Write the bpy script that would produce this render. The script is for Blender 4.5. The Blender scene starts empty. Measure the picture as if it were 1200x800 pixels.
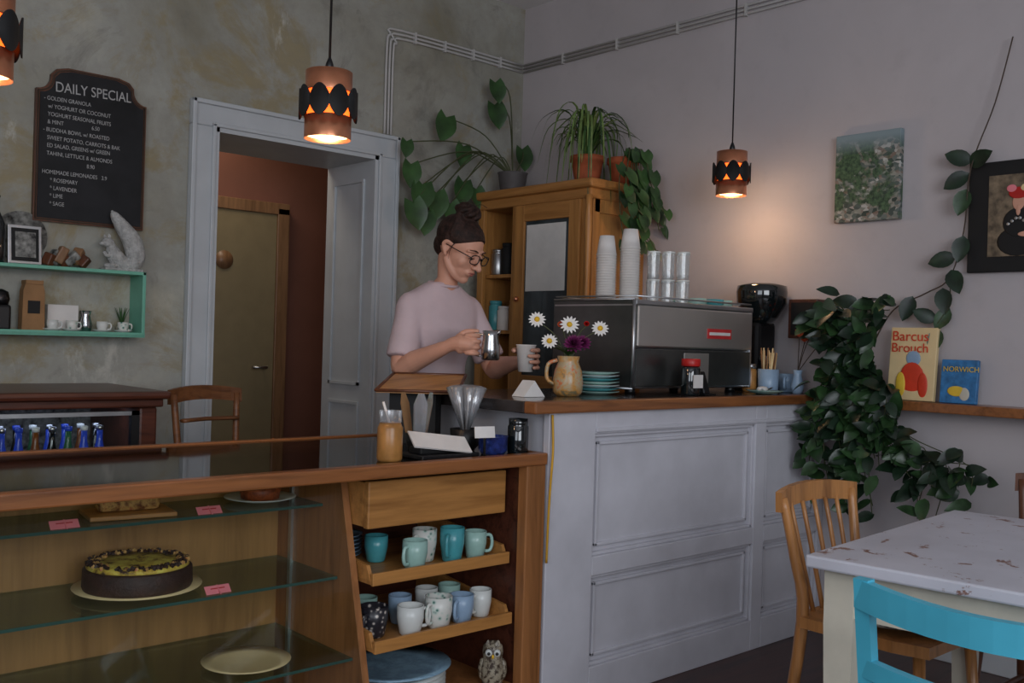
import bpy, bmesh, math, random
from mathutils import Vector, Matrix, Euler
random.seed(7)
D=bpy.data; S=bpy.context.scene
def V(*a): return Vector(a)
def lin(c):
    o=[]
    for x in c:
        x=x/255.0
        o.append(x/12.92 if x<=.04045 else ((x+.055)/1.055)**2.4)
    return tuple(o)+(1,)
# ---------------------------------------------------------------- materials
def newmat(name):
    m=D.materials.new(name); m.use_nodes=True
    nt=m.node_tree; b=nt.nodes['Principled BSDF']
    return m,nt,b
def coord(nt,scale=(1,1,1),rot=(0,0,0)):
    tc=nt.nodes.new('ShaderNodeTexCoord'); mp=nt.nodes.new('ShaderNodeMapping')
    mp.inputs['Scale'].default_value=scale; mp.inputs['Rotation'].default_value=rot
    nt.links.new(tc.outputs['Object'],mp.inputs['Vector']); return mp.outputs['Vector']
def noise(nt,vec,scale,detail=4,rough=.55,dist=0):
    n=nt.nodes.new('ShaderNodeTexNoise'); n.inputs['Scale'].default_value=scale
    n.inputs['Detail'].default_value=detail; n.inputs['Roughness'].default_value=rough
    n.inputs['Distortion'].default_value=dist
    nt.links.new(vec,n.inputs['Vector']); return n.outputs['Fac']
def ramp(nt,fac,stops):
    r=nt.nodes.new('ShaderNodeValToRGB'); e=r.color_ramp.elements
    while len(e)<len(stops): e.new(.5)
    for i,(p,c) in enumerate(stops):
        e[i].position=p; e[i].color=c
    nt.links.new(fac,r.inputs['Fac']); return r.outputs['Color']
def mixc(nt,fac,a,b):
    m=nt.nodes.new('ShaderNodeMix'); m.data_type='RGBA'
    if isinstance(fac,(int,float)): m.inputs[0].default_value=fac
    else: nt.links.new(fac,m.inputs[0])
    for s,i in ((a,6),(b,7)):
        if isinstance(s,tuple): m.inputs[i].default_value=s
        else: nt.links.new(s,m.inputs[i])
    return m.outputs[2]
def bump(nt,b,h,strength=.2,dist=.01):
    bp=nt.nodes.new('ShaderNodeBump'); bp.inputs['Strength'].default_value=strength
    bp.inputs['Distance'].default_value=dist
    nt.links.new(h,bp.inputs['Height']); nt.links.new(bp.outputs['Normal'],b.inputs['Normal'])
def mat(name,c,rough=.5,metal=0,var=.12,scale=12,bmp=0,spec=.5,emit=None,es=0,coat=0,trans=0):
    m,nt,b=newmat(name); c=lin(c)
    v=coord(nt); f=noise(nt,v,scale)
    d=tuple(max(0,x*(1-var*1.6)) for x in c[:3])+(1,); l=tuple(min(1,x*(1+var)) for x in c[:3])+(1,)
    nt.links.new(ramp(nt,f,[(.3,d),(.7,l)]),b.inputs['Base Color'])
    b.inputs['Roughness'].default_value=rough; b.inputs['Metallic'].default_value=metal
    b.inputs['Specular IOR Level'].default_value=spec; b.inputs['Coat Weight'].default_value=coat
    if trans: b.inputs['Transmission Weight'].default_value=trans
    if emit: b.inputs['Emission Color'].default_value=lin(emit); b.inputs['Emission Strength'].default_value=es
    if bmp: bump(nt,b,noise(nt,v,scale*3),bmp)
    return m
def wood(name,c1,c2,axis='X',rough=.4,scale=1,coat=0):
    m,nt,b=newmat(name)
    sc={'X':(1.2,14,14),'Y':(14,1.2,14),'Z':(14,14,1.2)}[axis]
    v=coord(nt,tuple(x*scale for x in sc))
    f=noise(nt,v,2.2,5,.6,.8); f2=noise(nt,v,9,3,.5)
    c=ramp(nt,f,[(.3,lin(c2)),(.5,lin(c1)),(.72,lin(tuple(min(255,x*1.12) for x in c1)))])
    nt.links.new(mixc(nt,.25,c,ramp(nt,f2,[(.35,lin(c2)),(.65,lin(c1))])),b.inputs['Base Color'])
    b.inputs['Roughness'].default_value=rough; b.inputs['Coat Weight'].default_value=coat
    bump(nt,b,f2,.12,.003); return m
def glassy(name,tint=(235,245,240),gl=.06,base=.08,fr=.55,dif=0,dc=(225,228,230)):
    m=D.materials.new(name); m.use_nodes=True; nt=m.node_tree; nt.nodes.clear()
    o=nt.nodes.new('ShaderNodeOutputMaterial'); t=nt.nodes.new('ShaderNodeBsdfTransparent')
    t.inputs['Color'].default_value=lin(tint)
    g=nt.nodes.new('ShaderNodeBsdfGlossy'); g.inputs['Roughness'].default_value=gl
    lw=nt.nodes.new('ShaderNodeLayerWeight'); lw.inputs['Blend'].default_value=.25
    ma=nt.nodes.new('ShaderNodeMath'); ma.operation='MULTIPLY_ADD'; ma.inputs[1].default_value=fr; ma.inputs[2].default_value=base
    nt.links.new(lw.outputs['Fresnel'],ma.inputs[0])
    mx=nt.nodes.new('ShaderNodeMixShader')
    nt.links.new(ma.outputs[0],mx.inputs[0]); nt.links.new(t.outputs[0],mx.inputs[1]); nt.links.new(g.outputs[0],mx.inputs[2])
    out=mx
    if dif:
        df=nt.nodes.new('ShaderNodeBsdfDiffuse'); df.inputs['Color'].default_value=lin(dc)
        m2=nt.nodes.new('ShaderNodeMixShader'); m2.inputs[0].default_value=dif
        nt.links.new(mx.outputs[0],m2.inputs[1]); nt.links.new(df.outputs[0],m2.inputs[2]); out=m2
    nt.links.new(out.outputs[0],o.inputs['Surface']); return m
def plaster_old():
    m,nt,b=newmat('weathered_plaster'); v=coord(nt)
    a=noise(nt,v,.9,8,.62,.3); c=noise(nt,v,2.2,10,.72,.5); e=noise(nt,v,14,6,.7)
    vs=coord(nt,(2.4,2.4,.8)); st=noise(nt,vs,1.5,8,.72,.35)
    base=ramp(nt,a,[(.30,lin((130,124,104))),(.44,lin((152,150,138))),(.56,lin((166,166,158))),(.70,lin((190,186,168)))])
    base=mixc(nt,ramp(nt,c,[(.52,(0,0,0,1)),(.62,(.7,.7,.7,1))]),base,lin((150,134,92)))
    base=mixc(nt,ramp(nt,c,[(.34,(.7,.7,.7,1)),(.44,(0,0,0,1))]),base,lin((120,118,110)))
    base=mixc(nt,ramp(nt,st,[(.60,(0,0,0,1)),(.67,(.8,.8,.8,1))]),base,lin((204,202,192)))
    base=mixc(nt,ramp(nt,e,[(.4,(.0,.0,.0,1)),(.75,(.4,.4,.4,1))]),base,lin((128,126,120)))
    nt.links.new(base,b.inputs['Base Color']); b.inputs['Roughness'].default_value=.85
    bump(nt,b,c,.35,.01); return m
def plaster_white(name,c,var):
    m,nt,b=newmat(name); v=coord(nt)
    a=noise(nt,v,1.1,6,.6,.4); e=noise(nt,v,9,6,.65)
    base=ramp(nt,a,[(.3,lin(tuple(x*.93 for x in c))),(.7,lin(c))])
    base=mixc(nt,ramp(nt,e,[(.55,(0,0,0,1)),(.8,(var,var,var,1))]),base,lin(tuple(x*.8 for x in c)))
    nt.links.new(base,b.inputs['Base Color']); b.inputs['Roughness'].default_value=.8
    bump(nt,b,e,.2,.004); return m
def distressed(name,c,c2,lo=.62):
    m,nt,b=newmat(name); v=coord(nt)
    a=noise(nt,v,16,6,.7,.5); e=noise(nt,v,5,3,.5)
    k=ramp(nt,a,[(lo,(0,0,0,1)),(lo+.03,(1,1,1,1))])
    base=ramp(nt,e,[(.3,lin(tuple(x*.92 for x in c))),(.7,lin(c))])
    nt.links.new(mixc(nt,k,base,lin(c2)),b.inputs['Base Color']); b.inputs['Roughness'].default_value=.45
    bump(nt,b,a,.1,.003); return m
def spotted(name,c,stops,scale,rough=.3,kind='noise'):
    m,nt,b=newmat(name); v=coord(nt)
    if kind=='vor':
        n=nt.nodes.new('ShaderNodeTexVoronoi'); n.inputs['Scale'].default_value=scale; nt.links.new(v,n.inputs['Vector']); f=n.outputs['Distance']
    else: f=noise(nt,v,scale,6,.7,.3)
    nt.links.new(ramp(nt,f,stops),b.inputs['Base Color']); b.inputs['Roughness'].default_value=rough; return m
def town():
    m,nt,b=newmat('town_painting'); v=coord(nt,(1,1,1.5))
    n=nt.nodes.new('ShaderNodeTexVoronoi'); n.inputs['Scale'].default_value=52; nt.links.new(v,n.inputs['Vector'])
    sp=nt.nodes.new('ShaderNodeSeparateColor'); nt.links.new(n.outputs['Color'],sp.inputs[0])
    bl=ramp(nt,sp.outputs[0],[(.0,lin((52,66,60))),(.35,lin((96,108,104))),(.6,lin((150,150,140))),(.8,lin((120,100,88))),(1,lin((196,198,194)))])
    f=noise(nt,coord(nt),9,5,.6,.4)
    gr=ramp(nt,noise(nt,coord(nt),60,4,.6),[(.35,lin((36,58,46))),(.65,lin((84,112,80)))])
    base=mixc(nt,ramp(nt,f,[(.47,(0,0,0,1)),(.53,(1,1,1,1))]),bl,gr)
    tc=nt.nodes.new('ShaderNodeTexCoord'); sx=nt.nodes.new('ShaderNodeSeparateXYZ'); nt.links.new(tc.outputs['Object'],sx.inputs[0])
    mr=nt.nodes.new('ShaderNodeMapRange'); mr.inputs['From Min'].default_value=2.03; mr.inputs['From Max'].default_value=2.10; nt.links.new(sx.outputs['Z'],mr.inputs['Value'])
    base=mixc(nt,mr.outputs[0],base,lin((132,150,156)))
    nt.links.new(base,b.inputs['Base Color']); b.inputs['Roughness'].default_value=.55; return m
M={}
M['back']=plaster_old()
M['right']=plaster_white('painted_plaster',(195,188,190),.25)
M['ceil']=plaster_white('ceiling_paint',(232,232,234),.1)
M['conduit']=mat('conduit_paint',(192,190,188),.5,var=.04)
M['white']=mat('white_trim_paint',(192,197,201),.45,var=.05,scale=5)
M['bar']=mat('bar_white_paint',(202,201,208),.42,var=.06,scale=6,bmp=.05)
M['floor']=wood('floor_planks',(70,40,30),(38,22,18),'X',.35,.6)
M['brownwall']=mat('brown_wall_paint',(128,84,70),.7,var=.08,scale=3)
M['olive']=mat('olive_door_paint',(140,126,96),.5,var=.05)
M['tanwood']=wood('tan_trim_wood',(140,105,75),(105,76,52),'Z')
M['pine']=wood('honey_pine',(182,128,70),(150,100,50),'Z',.42,.7)
M['pineX']=wood('honey_pine_y',(176,122,66),(148,98,48),'Y',.42,.7)
M['drawer']=wood('drawer_pine',(180,126,68),(142,94,46),'X',.42,.7)
M['casewood']=wood('case_wood',(160,106,62),(120,76,40),'Z',.42,.6)
M['caseback']=wood('case_back_wood',(160,116,66),(130,90,46),'Z',.5,.5)
M['barwood']=wood('bar_top_wood',(144,90,50),(94,54,28),'X',.35,.8,.2)
M['slat']=wood('chair_wood',(178,124,72),(124,80,42),'Z',.4,.8,.15)
M['darkchair']=wood('dark_chair_wood',(96,56,34),(58,32,20),'Z',.4)
M['oldchair']=wood('old_chair_wood',(120,76,44),(78,46,26),'X',.45)
M['mahog']=wood('mahogany',(88,48,34),(48,24,18),'X',.35,1,.1)
M['bartop']=mat('dark_bar_surface',(58,52,50),.2,var=.15,scale=8,coat=.3)
M['glass']=glassy('clear_glass',(245,250,248),.04,.03,.4)
M['topglass']=glassy('counter_glass',(205,212,200),.05,.18,.8)
M['shelfglass']=glassy('green_edge_glass',(222,238,232),.03,.06,.5)
M['shelfedge']=mat('glass_edge_green',(52,84,76),.15,var=.1)
M['tumbler']=glassy('tumbler_glass',(250,252,252),.12,.10,.5,.16)
M['darkglass']=mat('dark_glass',(18,24,26),.06,spec=.8,coat=.5,var=.1)
M['smoke']=mat('smoked_panel',(96,98,96),.28,.8,var=.1)
M['doorglass']=mat('cupboard_glass',(74,82,86),.18,.3,coat=.4,var=.25,scale=5)
M['black']=mat('black_plastic',(16,16,18),.4,var=.1)
M['blackm']=mat('matt_black',(12,12,13),.7,var=.1)
M['steel']=mat('brushed_steel',(196,198,200),.36,1,var=.08)
M['mirror']=mat('polished_panel',(206,202,196),.42,.9,var=.06,scale=3)
M['chrome']=mat('chrome',(190,192,194),.2,1,var=.04)
M['copper']=mat('copper',(226,150,112),.3,.85,var=.08,scale=20)
M['glow']=mat('lamp_glow',(255,110,40),.5,emit=(255,96,28),es=3)
M['bulb']=mat('bulb_glow',(255,210,150),.5,emit=(255,205,140),es=9)
M['mint']=mat('mint_paint',(112,182,158),.45,var=.06)
M['turq']=mat('turquoise_paint',(76,176,202),.35,var=.08,scale=5)
M['cream']=mat('cream_paint',(200,194,178),.45,var=.06)
M['table']=distressed('distressed_white_paint',(200,200,210),(128,92,80),.60)
M['chalk']=mat('chalkboard_black',(30,31,34),.8,var=.35,scale=7)
M['chalktext']=mat('chalk',(178,178,178),.9,var=.1)
M['terra']=mat('terracotta',(178,92,56),.8,var=.15)
M['pot']=mat('grey_pot',(88,84,84),.6)
M['leaf']=mat('hoya_leaf',(46,74,42),.32,var=.4,scale=18)
M['leaf2']=mat('hoya_leaf_dark',(28,48,32),.35,var=.4,scale=18)
M['heart']=mat('heart_leaf',(52,86,42),.4,var=.35,scale=10)
M['spider']=mat('spider_leaf',(112,138,76),.45,var=.3,scale=30)
M['stem']=mat('stem_green',(70,76,44),.6)
M['twig']=mat('twig_brown',(70,56,44),.7)
M['paperw']=mat('white_paper',(222,218,214),.7,var=.05)
M['kraft']=mat('kraft_paper',(150,112,74),.8)
M['pink']=mat('pink_card',(235,130,140),.7,var=.05)
M['red']=mat('red_plastic',(190,30,26),.4)
M['porc']=mat('porcelain',(215,218,214),.25,var=.04)
M['mintc']=mat('mint_ceramic',(160,196,186),.25,var=.08)
M['teal']=mat('teal_ceramic',(76,158,166),.25,var=.12)
M['blue']=mat('blue_ceramic',(146,172,198),.3,var=.1)
M['navy']=spotted('navy_speckle',None,[(.35,lin((18,26,66))),(.62,lin((40,60,130))),(.7,lin((150,160,200)))],60)
M['floral']=spotted('floral_ceramic',None,[(.12,lin((60,110,100))),(.3,lin((190,205,195))),(.5,lin((215,215,208)))],55,kind='vor')
M['floraldk']=spotted('dark_floral_ceramic',None,[(.2,lin((190,180,170))),(.35,lin((50,50,56))),(.6,lin((40,38,44)))],60,kind='vor')
M['platter']=spotted('blue_platter',None,[(.4,lin((150,185,205))),(.6,lin((120,150,175))),(.75,lin((200,215,222)))],22)
M['choc']=mat('chocolate_cake',(52,28,18),.6,var=.3,scale=40,bmp=.3)
M['caketop']=spotted('cake_topping',None,[(.36,lin((60,34,20))),(.46,lin((196,160,60))),(.6,lin((226,208,96))),(.7,lin((110,64,34)))],26,.6)
M['loaf']=spotted('loaf_crust',None,[(.35,lin((110,60,26))),(.55,lin((206,160,92))),(.7,lin((150,30,30)))],45,.7)
M['pie']=spotted('pie_brown',None,[(.35,lin((90,40,22))),(.6,lin((170,84,44)))],40,.5)
M['skin']=mat('skin',(208,154,130),.5,var=.05,scale=8)
M['lips']=mat('lips',(168,96,86),.45)
M['eyew']=mat('eye_white',(220,216,210),.3,var=.02)
M['hair']=mat('dark_brown_hair',(48,30,24),.62,var=.5,scale=60,bmp=.4,spec=.3)
M['shirt']=mat('tshirt_pink',(198,178,182),.85,var=.05,scale=9,bmp=.1)
M['pants']=mat('dark_jeans',(34,38,52),.85)
M['sticker']=mat('red_label',(190,50,50),.5)
M['orange']=mat('dried_rose',(216,96,56),.7)
M['petal']=mat('daisy_petal',(232,230,226),.6,var=.03)
M['yellow']=mat('daisy_centre',(228,180,40),.6)
M['purple']=mat('purple_petal',(120,34,92),.6,var=.2)
M['jugpaint']=spotted('painted_jug',None,[(.35,lin((110,104,80))),(.44,lin((196,140,70))),(.54,lin((176,166,136))),(.62,lin((206,104,44))),(.7,lin((150,150,130)))],20)
M['blueglow']=mat('bottle_lit_blue',(44,70,170),.15,emit=(60,90,255),es=.05)  # blue fridge light put into bottle and cap colour, plus faint emission
M['amber']=mat('bottle_amber',(120,70,30),.15)
M['greenb']=mat('bottle_green',(50,96,66),.15)
M['townpaint']=town()
M['bookcream']=mat('book_cream',(226,200,150),.5,var=.05)
M['bookred']=mat('book_red',(214,62,34),.5)
M['bookblue']=mat('book_blue',(52,120,176),.5,var=.3,scale=30)
M['bookyel']=mat('book_yellow',(228,190,60),.5)
M['photo']=mat('photo_beige',(120,104,84),.5,var=.4,scale=30)
M['greyphoto']=mat('photo_grey',(130,130,126),.5,var=.6,scale=40)
M['brownbottle']=mat('brown_liquid',(176,124,66),.3,var=.3)
M['cell']=glassy('cellophane',(245,245,248),.15,.22,.5,.16)
M['cushion']=spotted('cushion_pattern',None,[(.40,lin((20,20,24))),(.47,lin((60,56,48))),(.53,lin((160,158,150)))],14,.9)
M['owl']=spotted('owl_ceramic',None,[(.42,lin((60,44,34))),(.55,lin((160,150,130)))],60,.4)
M['sculpt']=mat('white_plaster_scales',(190,190,188),.6,var=.2,scale=50,bmp=.9)
M['yellowcable']=mat('yellow_cable',(200,150,30),.5)
# ---------------------------------------------------------------- builder
def cr(pts,n):
    P=[Vector(p) for p in pts]; out=[]
    if len(P)<3: 
        return [P[0].lerp(P[-1],i/n) for i in range(n+1)]
    for i in range(len(P)-1):
        p0=P[max(i-1,0)];p1=P[i];p2=P[i+1];p3=P[min(i+2,len(P)-1)]
        for k in range(n):
            t=k/n
            out.append(.5*((2*p1)+(-p0+p2)*t+(2*p0-5*p1+4*p2-p3)*t*t+(-p0+3*p1-3*p2+p3)*t**3))
    out.append(P[-1]); return out
class B:
    def __init__(s,name,M4=None):
        s.name=name;s.v=[];s.f=[];s.fm=[];s.fs=[];s.mats=[];s.M=M4 or Matrix.Identity(4)
    def mi(s,m):
        if isinstance(m,str): m=M[m]
        if m not in s.mats: s.mats.append(m)
        return s.mats.index(m)
    def add(s,vs,fs,m,smooth=False):
        o=len(s.v); i=s.mi(m)
        s.v+= [s.M@Vector(x) for x in vs]
        for f in fs: s.f.append([o+k for k in f]); s.fm.append(i); s.fs.append(smooth)
    def box(s,lo,hi,m,bev=0,rot=None):
        lo=Vector(lo);hi=Vector(hi);c=(lo+hi)/2;sz=hi-lo
        bm=bmesh.new(); bmesh.ops.create_cube(bm,size=1)
        for v in bm.verts: v.co=Vector((v.co.x*sz.x,v.co.y*sz.y,v.co.z*sz.z))
        if bev: bmesh.ops.bevel(bm,geom=list(bm.edges),offset=min(bev,min(abs(x) for x in sz)*.45),segments=2,affect='EDGES',profile=.5)
        R=Euler(rot).to_matrix() if rot else Matrix.Identity(3)
        bm.verts.index_update()
        s.add([R@v.co+c for v in bm.verts],[[v.index for v in f.verts] for f in bm.faces],m); bm.free()
    def cbox(s,c,sz,m,bev=0,rot=None):
        c=Vector(c);h=Vector(sz)/2; s.box(c-h,c+h,m,bev,rot)
    def lathe(s,prof,c,m,seg=24,rot=None,smooth=True,wave=None,caps=True):
        c=Vector(c);R=Euler(rot).to_matrix() if rot else Matrix.Identity(3)
        vs=[];fs=[];n=len(prof)
        for j,(r,z) in enumerate(prof):
            for k in range(seg):
                a=2*math.pi*k/seg; zz=z+(wave(a,j) if wave else 0)
                vs.append(R@Vector((r*math.cos(a),r*math.sin(a),zz))+c)
        for j in range(n-1):
            for k in range(seg):
                k2=(k+1)%seg; fs.append([j*seg+k,j*seg+k2,(j+1)*seg+k2,(j+1)*seg+k])
        if caps and prof[0][0]>1e-4: fs.append(list(range(seg))[::-1])
        if caps and prof[-1][0]>1e-4: fs.append([(n-1)*seg+k for k in range(seg)])
        s.add(vs,fs,m,smooth)
    def shell(s,prof,c,m,seg=24,rot=None,wave=None): s.lathe(prof,c,m,seg,rot,True,wave,False)
    def ell(s,c,r,m,R=None,seg=16,rings=10):
        c=Vector(c);R=R or Matrix.Identity(3);vs=[];fs=[]
        vs.append(R@Vector((0,0,-r[2]))+c)
        for j in range(1,rings):
            p=-math.pi/2+math.pi*j/rings
            for k in range(seg):
                a=2*math.pi*k/seg
                vs.append(R@Vector((r[0]*math.cos(p)*math.cos(a),r[1]*math.cos(p)*math.sin(a),r[2]*math.sin(p)))+c)
        vs.append(R@Vector((0,0,r[2]))+c); L=len(vs)-1
        for k in range(seg):
            k2=(k+1)%seg; fs.append([0,1+k2,1+k]); fs.append([L,1+(rings-2)*seg+k,1+(rings-2)*seg+k2])
        for j in range(rings-2):
            for k in range(seg):
                k2=(k+1)%seg; a=1+j*seg
                fs.append([a+k,a+k2,a+seg+k2,a+seg+k])
        s.add(vs,fs,m,True)
    def tube(s,pts,r,m,seg=8,spl=0,rnd=False,flat=1.0):
        pts=[Vector(p) for p in pts]
        rs=list(r) if isinstance(r,(list,tuple)) else [r]*len(pts)
        if spl:
            q=cr([tuple(p) for p in pts],spl); rr=[]
            for i in range(len(pts)-1):
                for k in range(spl): rr.append(rs[i]+(rs[i+1]-rs[i])*k/spl)
            rr.append(rs[-1])
            if len(pts)<3: rr=[rs[0]+(rs[-1]-rs[0])*i/spl for i in range(spl+1)]
            pts,rs=q,rr
        if rnd:
            d0=(pts[0]-pts[1]).normalized();d1=(pts[-1]-pts[-2]).normalized()
            a=[];b=[]
            for k in (3,2,1):
                t=math.pi/2*k/3.3; a.append((pts[0]+d0*rs[0]*math.sin(t),rs[0]*math.cos(t)))
                b.append((pts[-1]+d1*rs[-1]*math.sin(t),rs[-1]*math.cos(t)))
            b=b[::-1]
            pts=[x[0] for x in a]+pts+[x[0] for x in b]; rs=[x[1] for x in a]+rs+[x[1] for x in b]
        t=(pts[1]-pts[0]).normalized(); up=Vector((0,0,1)) if abs(t.z)<.9 else Vector((1,0,0))
        n=t.cross(up).normalized(); vs=[];fs=[]
        for i,p in enumerate(pts):
            tt=(pts[min(i+1,len(pts)-1)]-pts[max(i-1,0)])
            if tt.length<1e-9: tt=t
            tt=tt.normalized(); n=(n-tt*n.dot(tt)).normalized(); b=tt.cross(n)
            for k in range(seg):
                a=2*math.pi*k/seg; vs.append(p+(n*math.cos(a)+b*math.sin(a)*flat)*rs[i])
        for i in range(len(pts)-1):
            for k in range(seg):
                k2=(k+1)%seg; fs.append([i*seg+k,i*seg+k2,(i+1)*seg+k2,(i+1)*seg+k])
        fs.append(list(range(seg))[::-1]); fs.append([(len(pts)-1)*seg+k for k in range(seg)])
        s.add(vs,fs,m,True)
    def prism(s,poly,o,ax,ay,th,m):
        o=Vector(o);ax=Vector(ax);ay=Vector(ay);th=Vector(th);n=len(poly)
        a=[o+ax*x+ay*y for x,y in poly]; vs=a+[p+th for p in a]
        fs=[list(range(n))[::-1],[n+k for k in range(n)]]+[[k,(k+1)%n,n+(k+1)%n,n+k] for k in range(n)]
        s.add(vs,fs,m)
    def leaf(s,p,d,n,L,W,m,kind='ell',curl=.25):
        p=Vector(p);d=Vector(d).normalized();n=Vector(n);n=(n-d*n.dot(d))
        if n.length<1e-4: n=Vector((0,0,1)).cross(d)
        n.normalize();sd=d.cross(n)
        N=6;vs=[];fs=[]
        for i in range(N+1):
            t=i/N
            if kind=='heart':
                w=W*.5*(math.sin(math.pi*min(1,(t*.82+.2)))**.8) if i<N else 0
                sh=-.18*L*max(0,1-t*3.2)
            else:
                w=W*.5*math.sin(math.pi*(t**.85))**.75 if 0<i<N else .0; sh=0
            c=p+d*(L*t)-n*(curl*L*t*t)
            vs+= [c+sd*w+n*w*.28+d*sh, c, c-sd*w+n*w*.28+d*sh]
        for v in vs: v.x=min(v.x,3.895)
        for i in range(N):
            a=i*3; fs+=[[a,a+1,a+4,a+3],[a+1,a+2,a+5,a+4]]
        s.add(vs,fs,m,True)
    def ribbon(s,pts,w,m,n=4):
        P=cr(pts,n);vs=[];fs=[];k=len(P)
        for i,p in enumerate(P):
            t=(P[min(i+1,k-1)]-P[max(i-1,0)]).normalized(); sd=t.cross(Vector((0,0,1)))
            if sd.length<1e-3: sd=Vector((1,0,0))
            sd.normalize(); ww=w*(1-(i/(k-1))**2.5)+.0008
            vs+=[p+sd*ww,p+Vector((0,0,-ww*.5)),p-sd*ww]
        for i in range(k-1):
            a=i*3; fs+=[[a,a+1,a+4,a+3],[a+1,a+2,a+5,a+4]]
        s.add(vs,fs,m,True)
    def done(s,parent=None):
        me=D.meshes.new(s.name); me.from_pydata([tuple(x) for x in s.v],[],s.f)
        for m in s.mats: me.materials.append(m)
        me.polygons.foreach_set('material_index',s.fm); me.polygons.foreach_set('use_smooth',s.fs)
        me.update(); o=D.objects.new(s.name,me); S.collection.objects.link(o)
        if parent: o.parent=parent
        return o
def empty(name):
    e=D.objects.new(name,None); S.collection.objects.link(e); e.empty_display_size=.1; return e
def remesh(o,vox,sm=6,fac=.5):
    m=o.modifiers.new('r','REMESH'); m.mode='VOXEL'; m.voxel_size=vox; m.use_smooth_shade=True
    k=o.modifiers.new('s','SMOOTH'); k.iterations=sm; k.factor=fac
def text(body,loc,rot,size,m,parent,name='lettering',align='LEFT',ext=.0006):
    c=D.curves.new(name,'FONT'); c.body=body; c.size=size; c.align_x=align; c.extrude=ext
    o=D.objects.new(name,c); S.collection.objects.link(o); o.location=loc; o.rotation_euler=rot
    c.materials.append(M[m]); o.parent=parent; return o
def RZ(x,y,z,a): return Matrix.Translation((x,y,z))@Matrix.Rotation(math.radians(a),4,'Z')
# ---------------------------------------------------------------- room
YW=4.24; XR=3.90; ZC=3.13
b=B('wall_back')
b.box((-2.2,YW,0),(2.003,YW+.4,ZC),'back'); b.box((2.886,YW,0),(XR+.2,YW+.4,ZC),'back'); b.box((2.003,YW,2.126),(2.886,YW+.4,ZC),'back'); b.done()
b=B('wall_right'); b.box((XR,-2.4,0),(XR+.2,YW,ZC),'right'); b.done()
b=B('wall_front')
b.box((-2.2,-2.4,0),(-1.2,-2.2,ZC),'right'); b.box((1.6,-2.4,0),(XR,-2.2,ZC),'right')
b.box((-1.2,-2.4,0),(1.6,-2.2,.8),'right'); b.box((-1.2,-2.4,2.8),(1.6,-2.2,ZC),'right'); b.done()
b=B('wall_left')
b.box((-2.4,-2.4,0),(-2.2,-1.4,ZC),'right'); b.box((-2.4,.9,0),(-2.2,YW+.4,ZC),'right')
b.box((-2.4,-1.4,0),(-2.2,.9,.8),'right'); b.box((-2.4,-1.4,2.8),(-2.2,.9,ZC),'right'); b.done()
b=B('window_1')
for x in (-1.2,.17,1.54): b.box((x,-2.34,.8),(x+.06,-2.28,2.8),'white')
for z in (.8,2.1,2.74): b.box((-1.2,-2.34,z),(1.6,-2.28,z+.06),'white')
b.done()
b=B('window_2')
for y in (-1.4,-.28,.84): b.box((-2.34,y,.8),(-2.28,y+.06,2.8),'white')
for z in (.8,2.1,2.74): b.box((-2.34,-1.4,z),(-2.28,.9,z+.06),'white')
b.done()
b=B('floor'); b.box((-2.4,-2.4,-.1),(XR+.2,6.0,0),'floor'); b.done()
b=B('ceiling'); b.box((-2.4,-2.4,ZC),(XR+.2,YW+.4,ZC+.1),'ceil'); b.done()
b=B('wall_corridor_back'); b.box((1.1,5.5,0),(4.0,5.6,2.7),'brownwall'); b.done()
b=B('wall_corridor_left'); b.box((1.1,YW+.4,0),(1.2,5.5,2.7),'brownwall'); b.done()
b=B('wall_corridor_right'); b.box((3.9,YW+.4,0),(4.0,5.5,2.7),'brownwall'); b.done()
b=B('ceiling_corridor'); b.box((1.1,YW+.4,2.7),(4.0,5.6,2.8),'brownwall'); b.done()
b=B('trim_1')
def arch(x0,x1): b.box((x0,YW-.03,0),(x1,YW,2.126),'white',.006)
arch(1.886,2.003); arch(2.886,3.01)
b.box((1.886,YW-.03,2.126),(3.01,YW,2.24),'white',.006)
b.box((1.886,YW-.045,0),(1.906,YW-.03,2.24),'white',.004); b.box((2.99,YW-.045,0),(3.01,YW-.03,2.24),'white',.004)
b.box((1.886,YW-.045,2.22),(3.01,YW-.03,2.24),'white',.004)
b.box((1.985,YW-.04,0),(2.003,YW-.03,2.14),'white',.004); b.box((2.886,YW-.04,0),(2.904,YW-.03,2.14),'white',.004); b.box((1.985,YW-.04,2.126),(2.904,YW-.03,2.145),'white',.004)
b.box((2.866,YW-.03,0),(2.886,YW+.42,2.126),'white'); b.box((2.003,YW-.03,0),(2.02,YW+.42,2.126),'white'); b.box((2.003,YW-.03,2.106),(2.886,YW+.42,2.126),'white')
for z0,z1 in ((.15,.85),(.95,2.0)):
    for y0,y1,a,c in ((YW+.06,YW+.075,z0,z1),(YW+.33,YW+.345,z0,z1)): b.box((2.856,y0,a),(2.866,y1,c),'white')
    for z in (z0,z1): b.box((2.856,YW+.06,z),(2.866,YW+.345,z+.015),'white')
b.done()
b=B('door_1')
b.box((2.20,5.44,0),(3.0,5.49,1.93),'olive',.004)
b.box((3.0,5.43,0),(3.08,5.499,1.97),'tanwood',.004); b.box((2.12,5.43,0),(2.20,5.499,1.97),'tanwood',.004); b.box((2.12,5.43,1.93),(3.08,5.499,2.0),'tanwood',.004)
b.lathe([(.055,0),(.055,.006)],(2.66,5.44,1.63),'tanwood',rot=(math.pi/2,0,0)); b.tube([(2.93,5.44,1.0),(2.93,5.39,1.0),(2.84,5.39,1.0)],.009,'steel')
b.done()
b=B('baseboard_right'); b.box((XR-.02,-2.2,0),(XR,2.23,.09),'white',.004); b.done()
b=B('cable_conduit')
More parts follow.
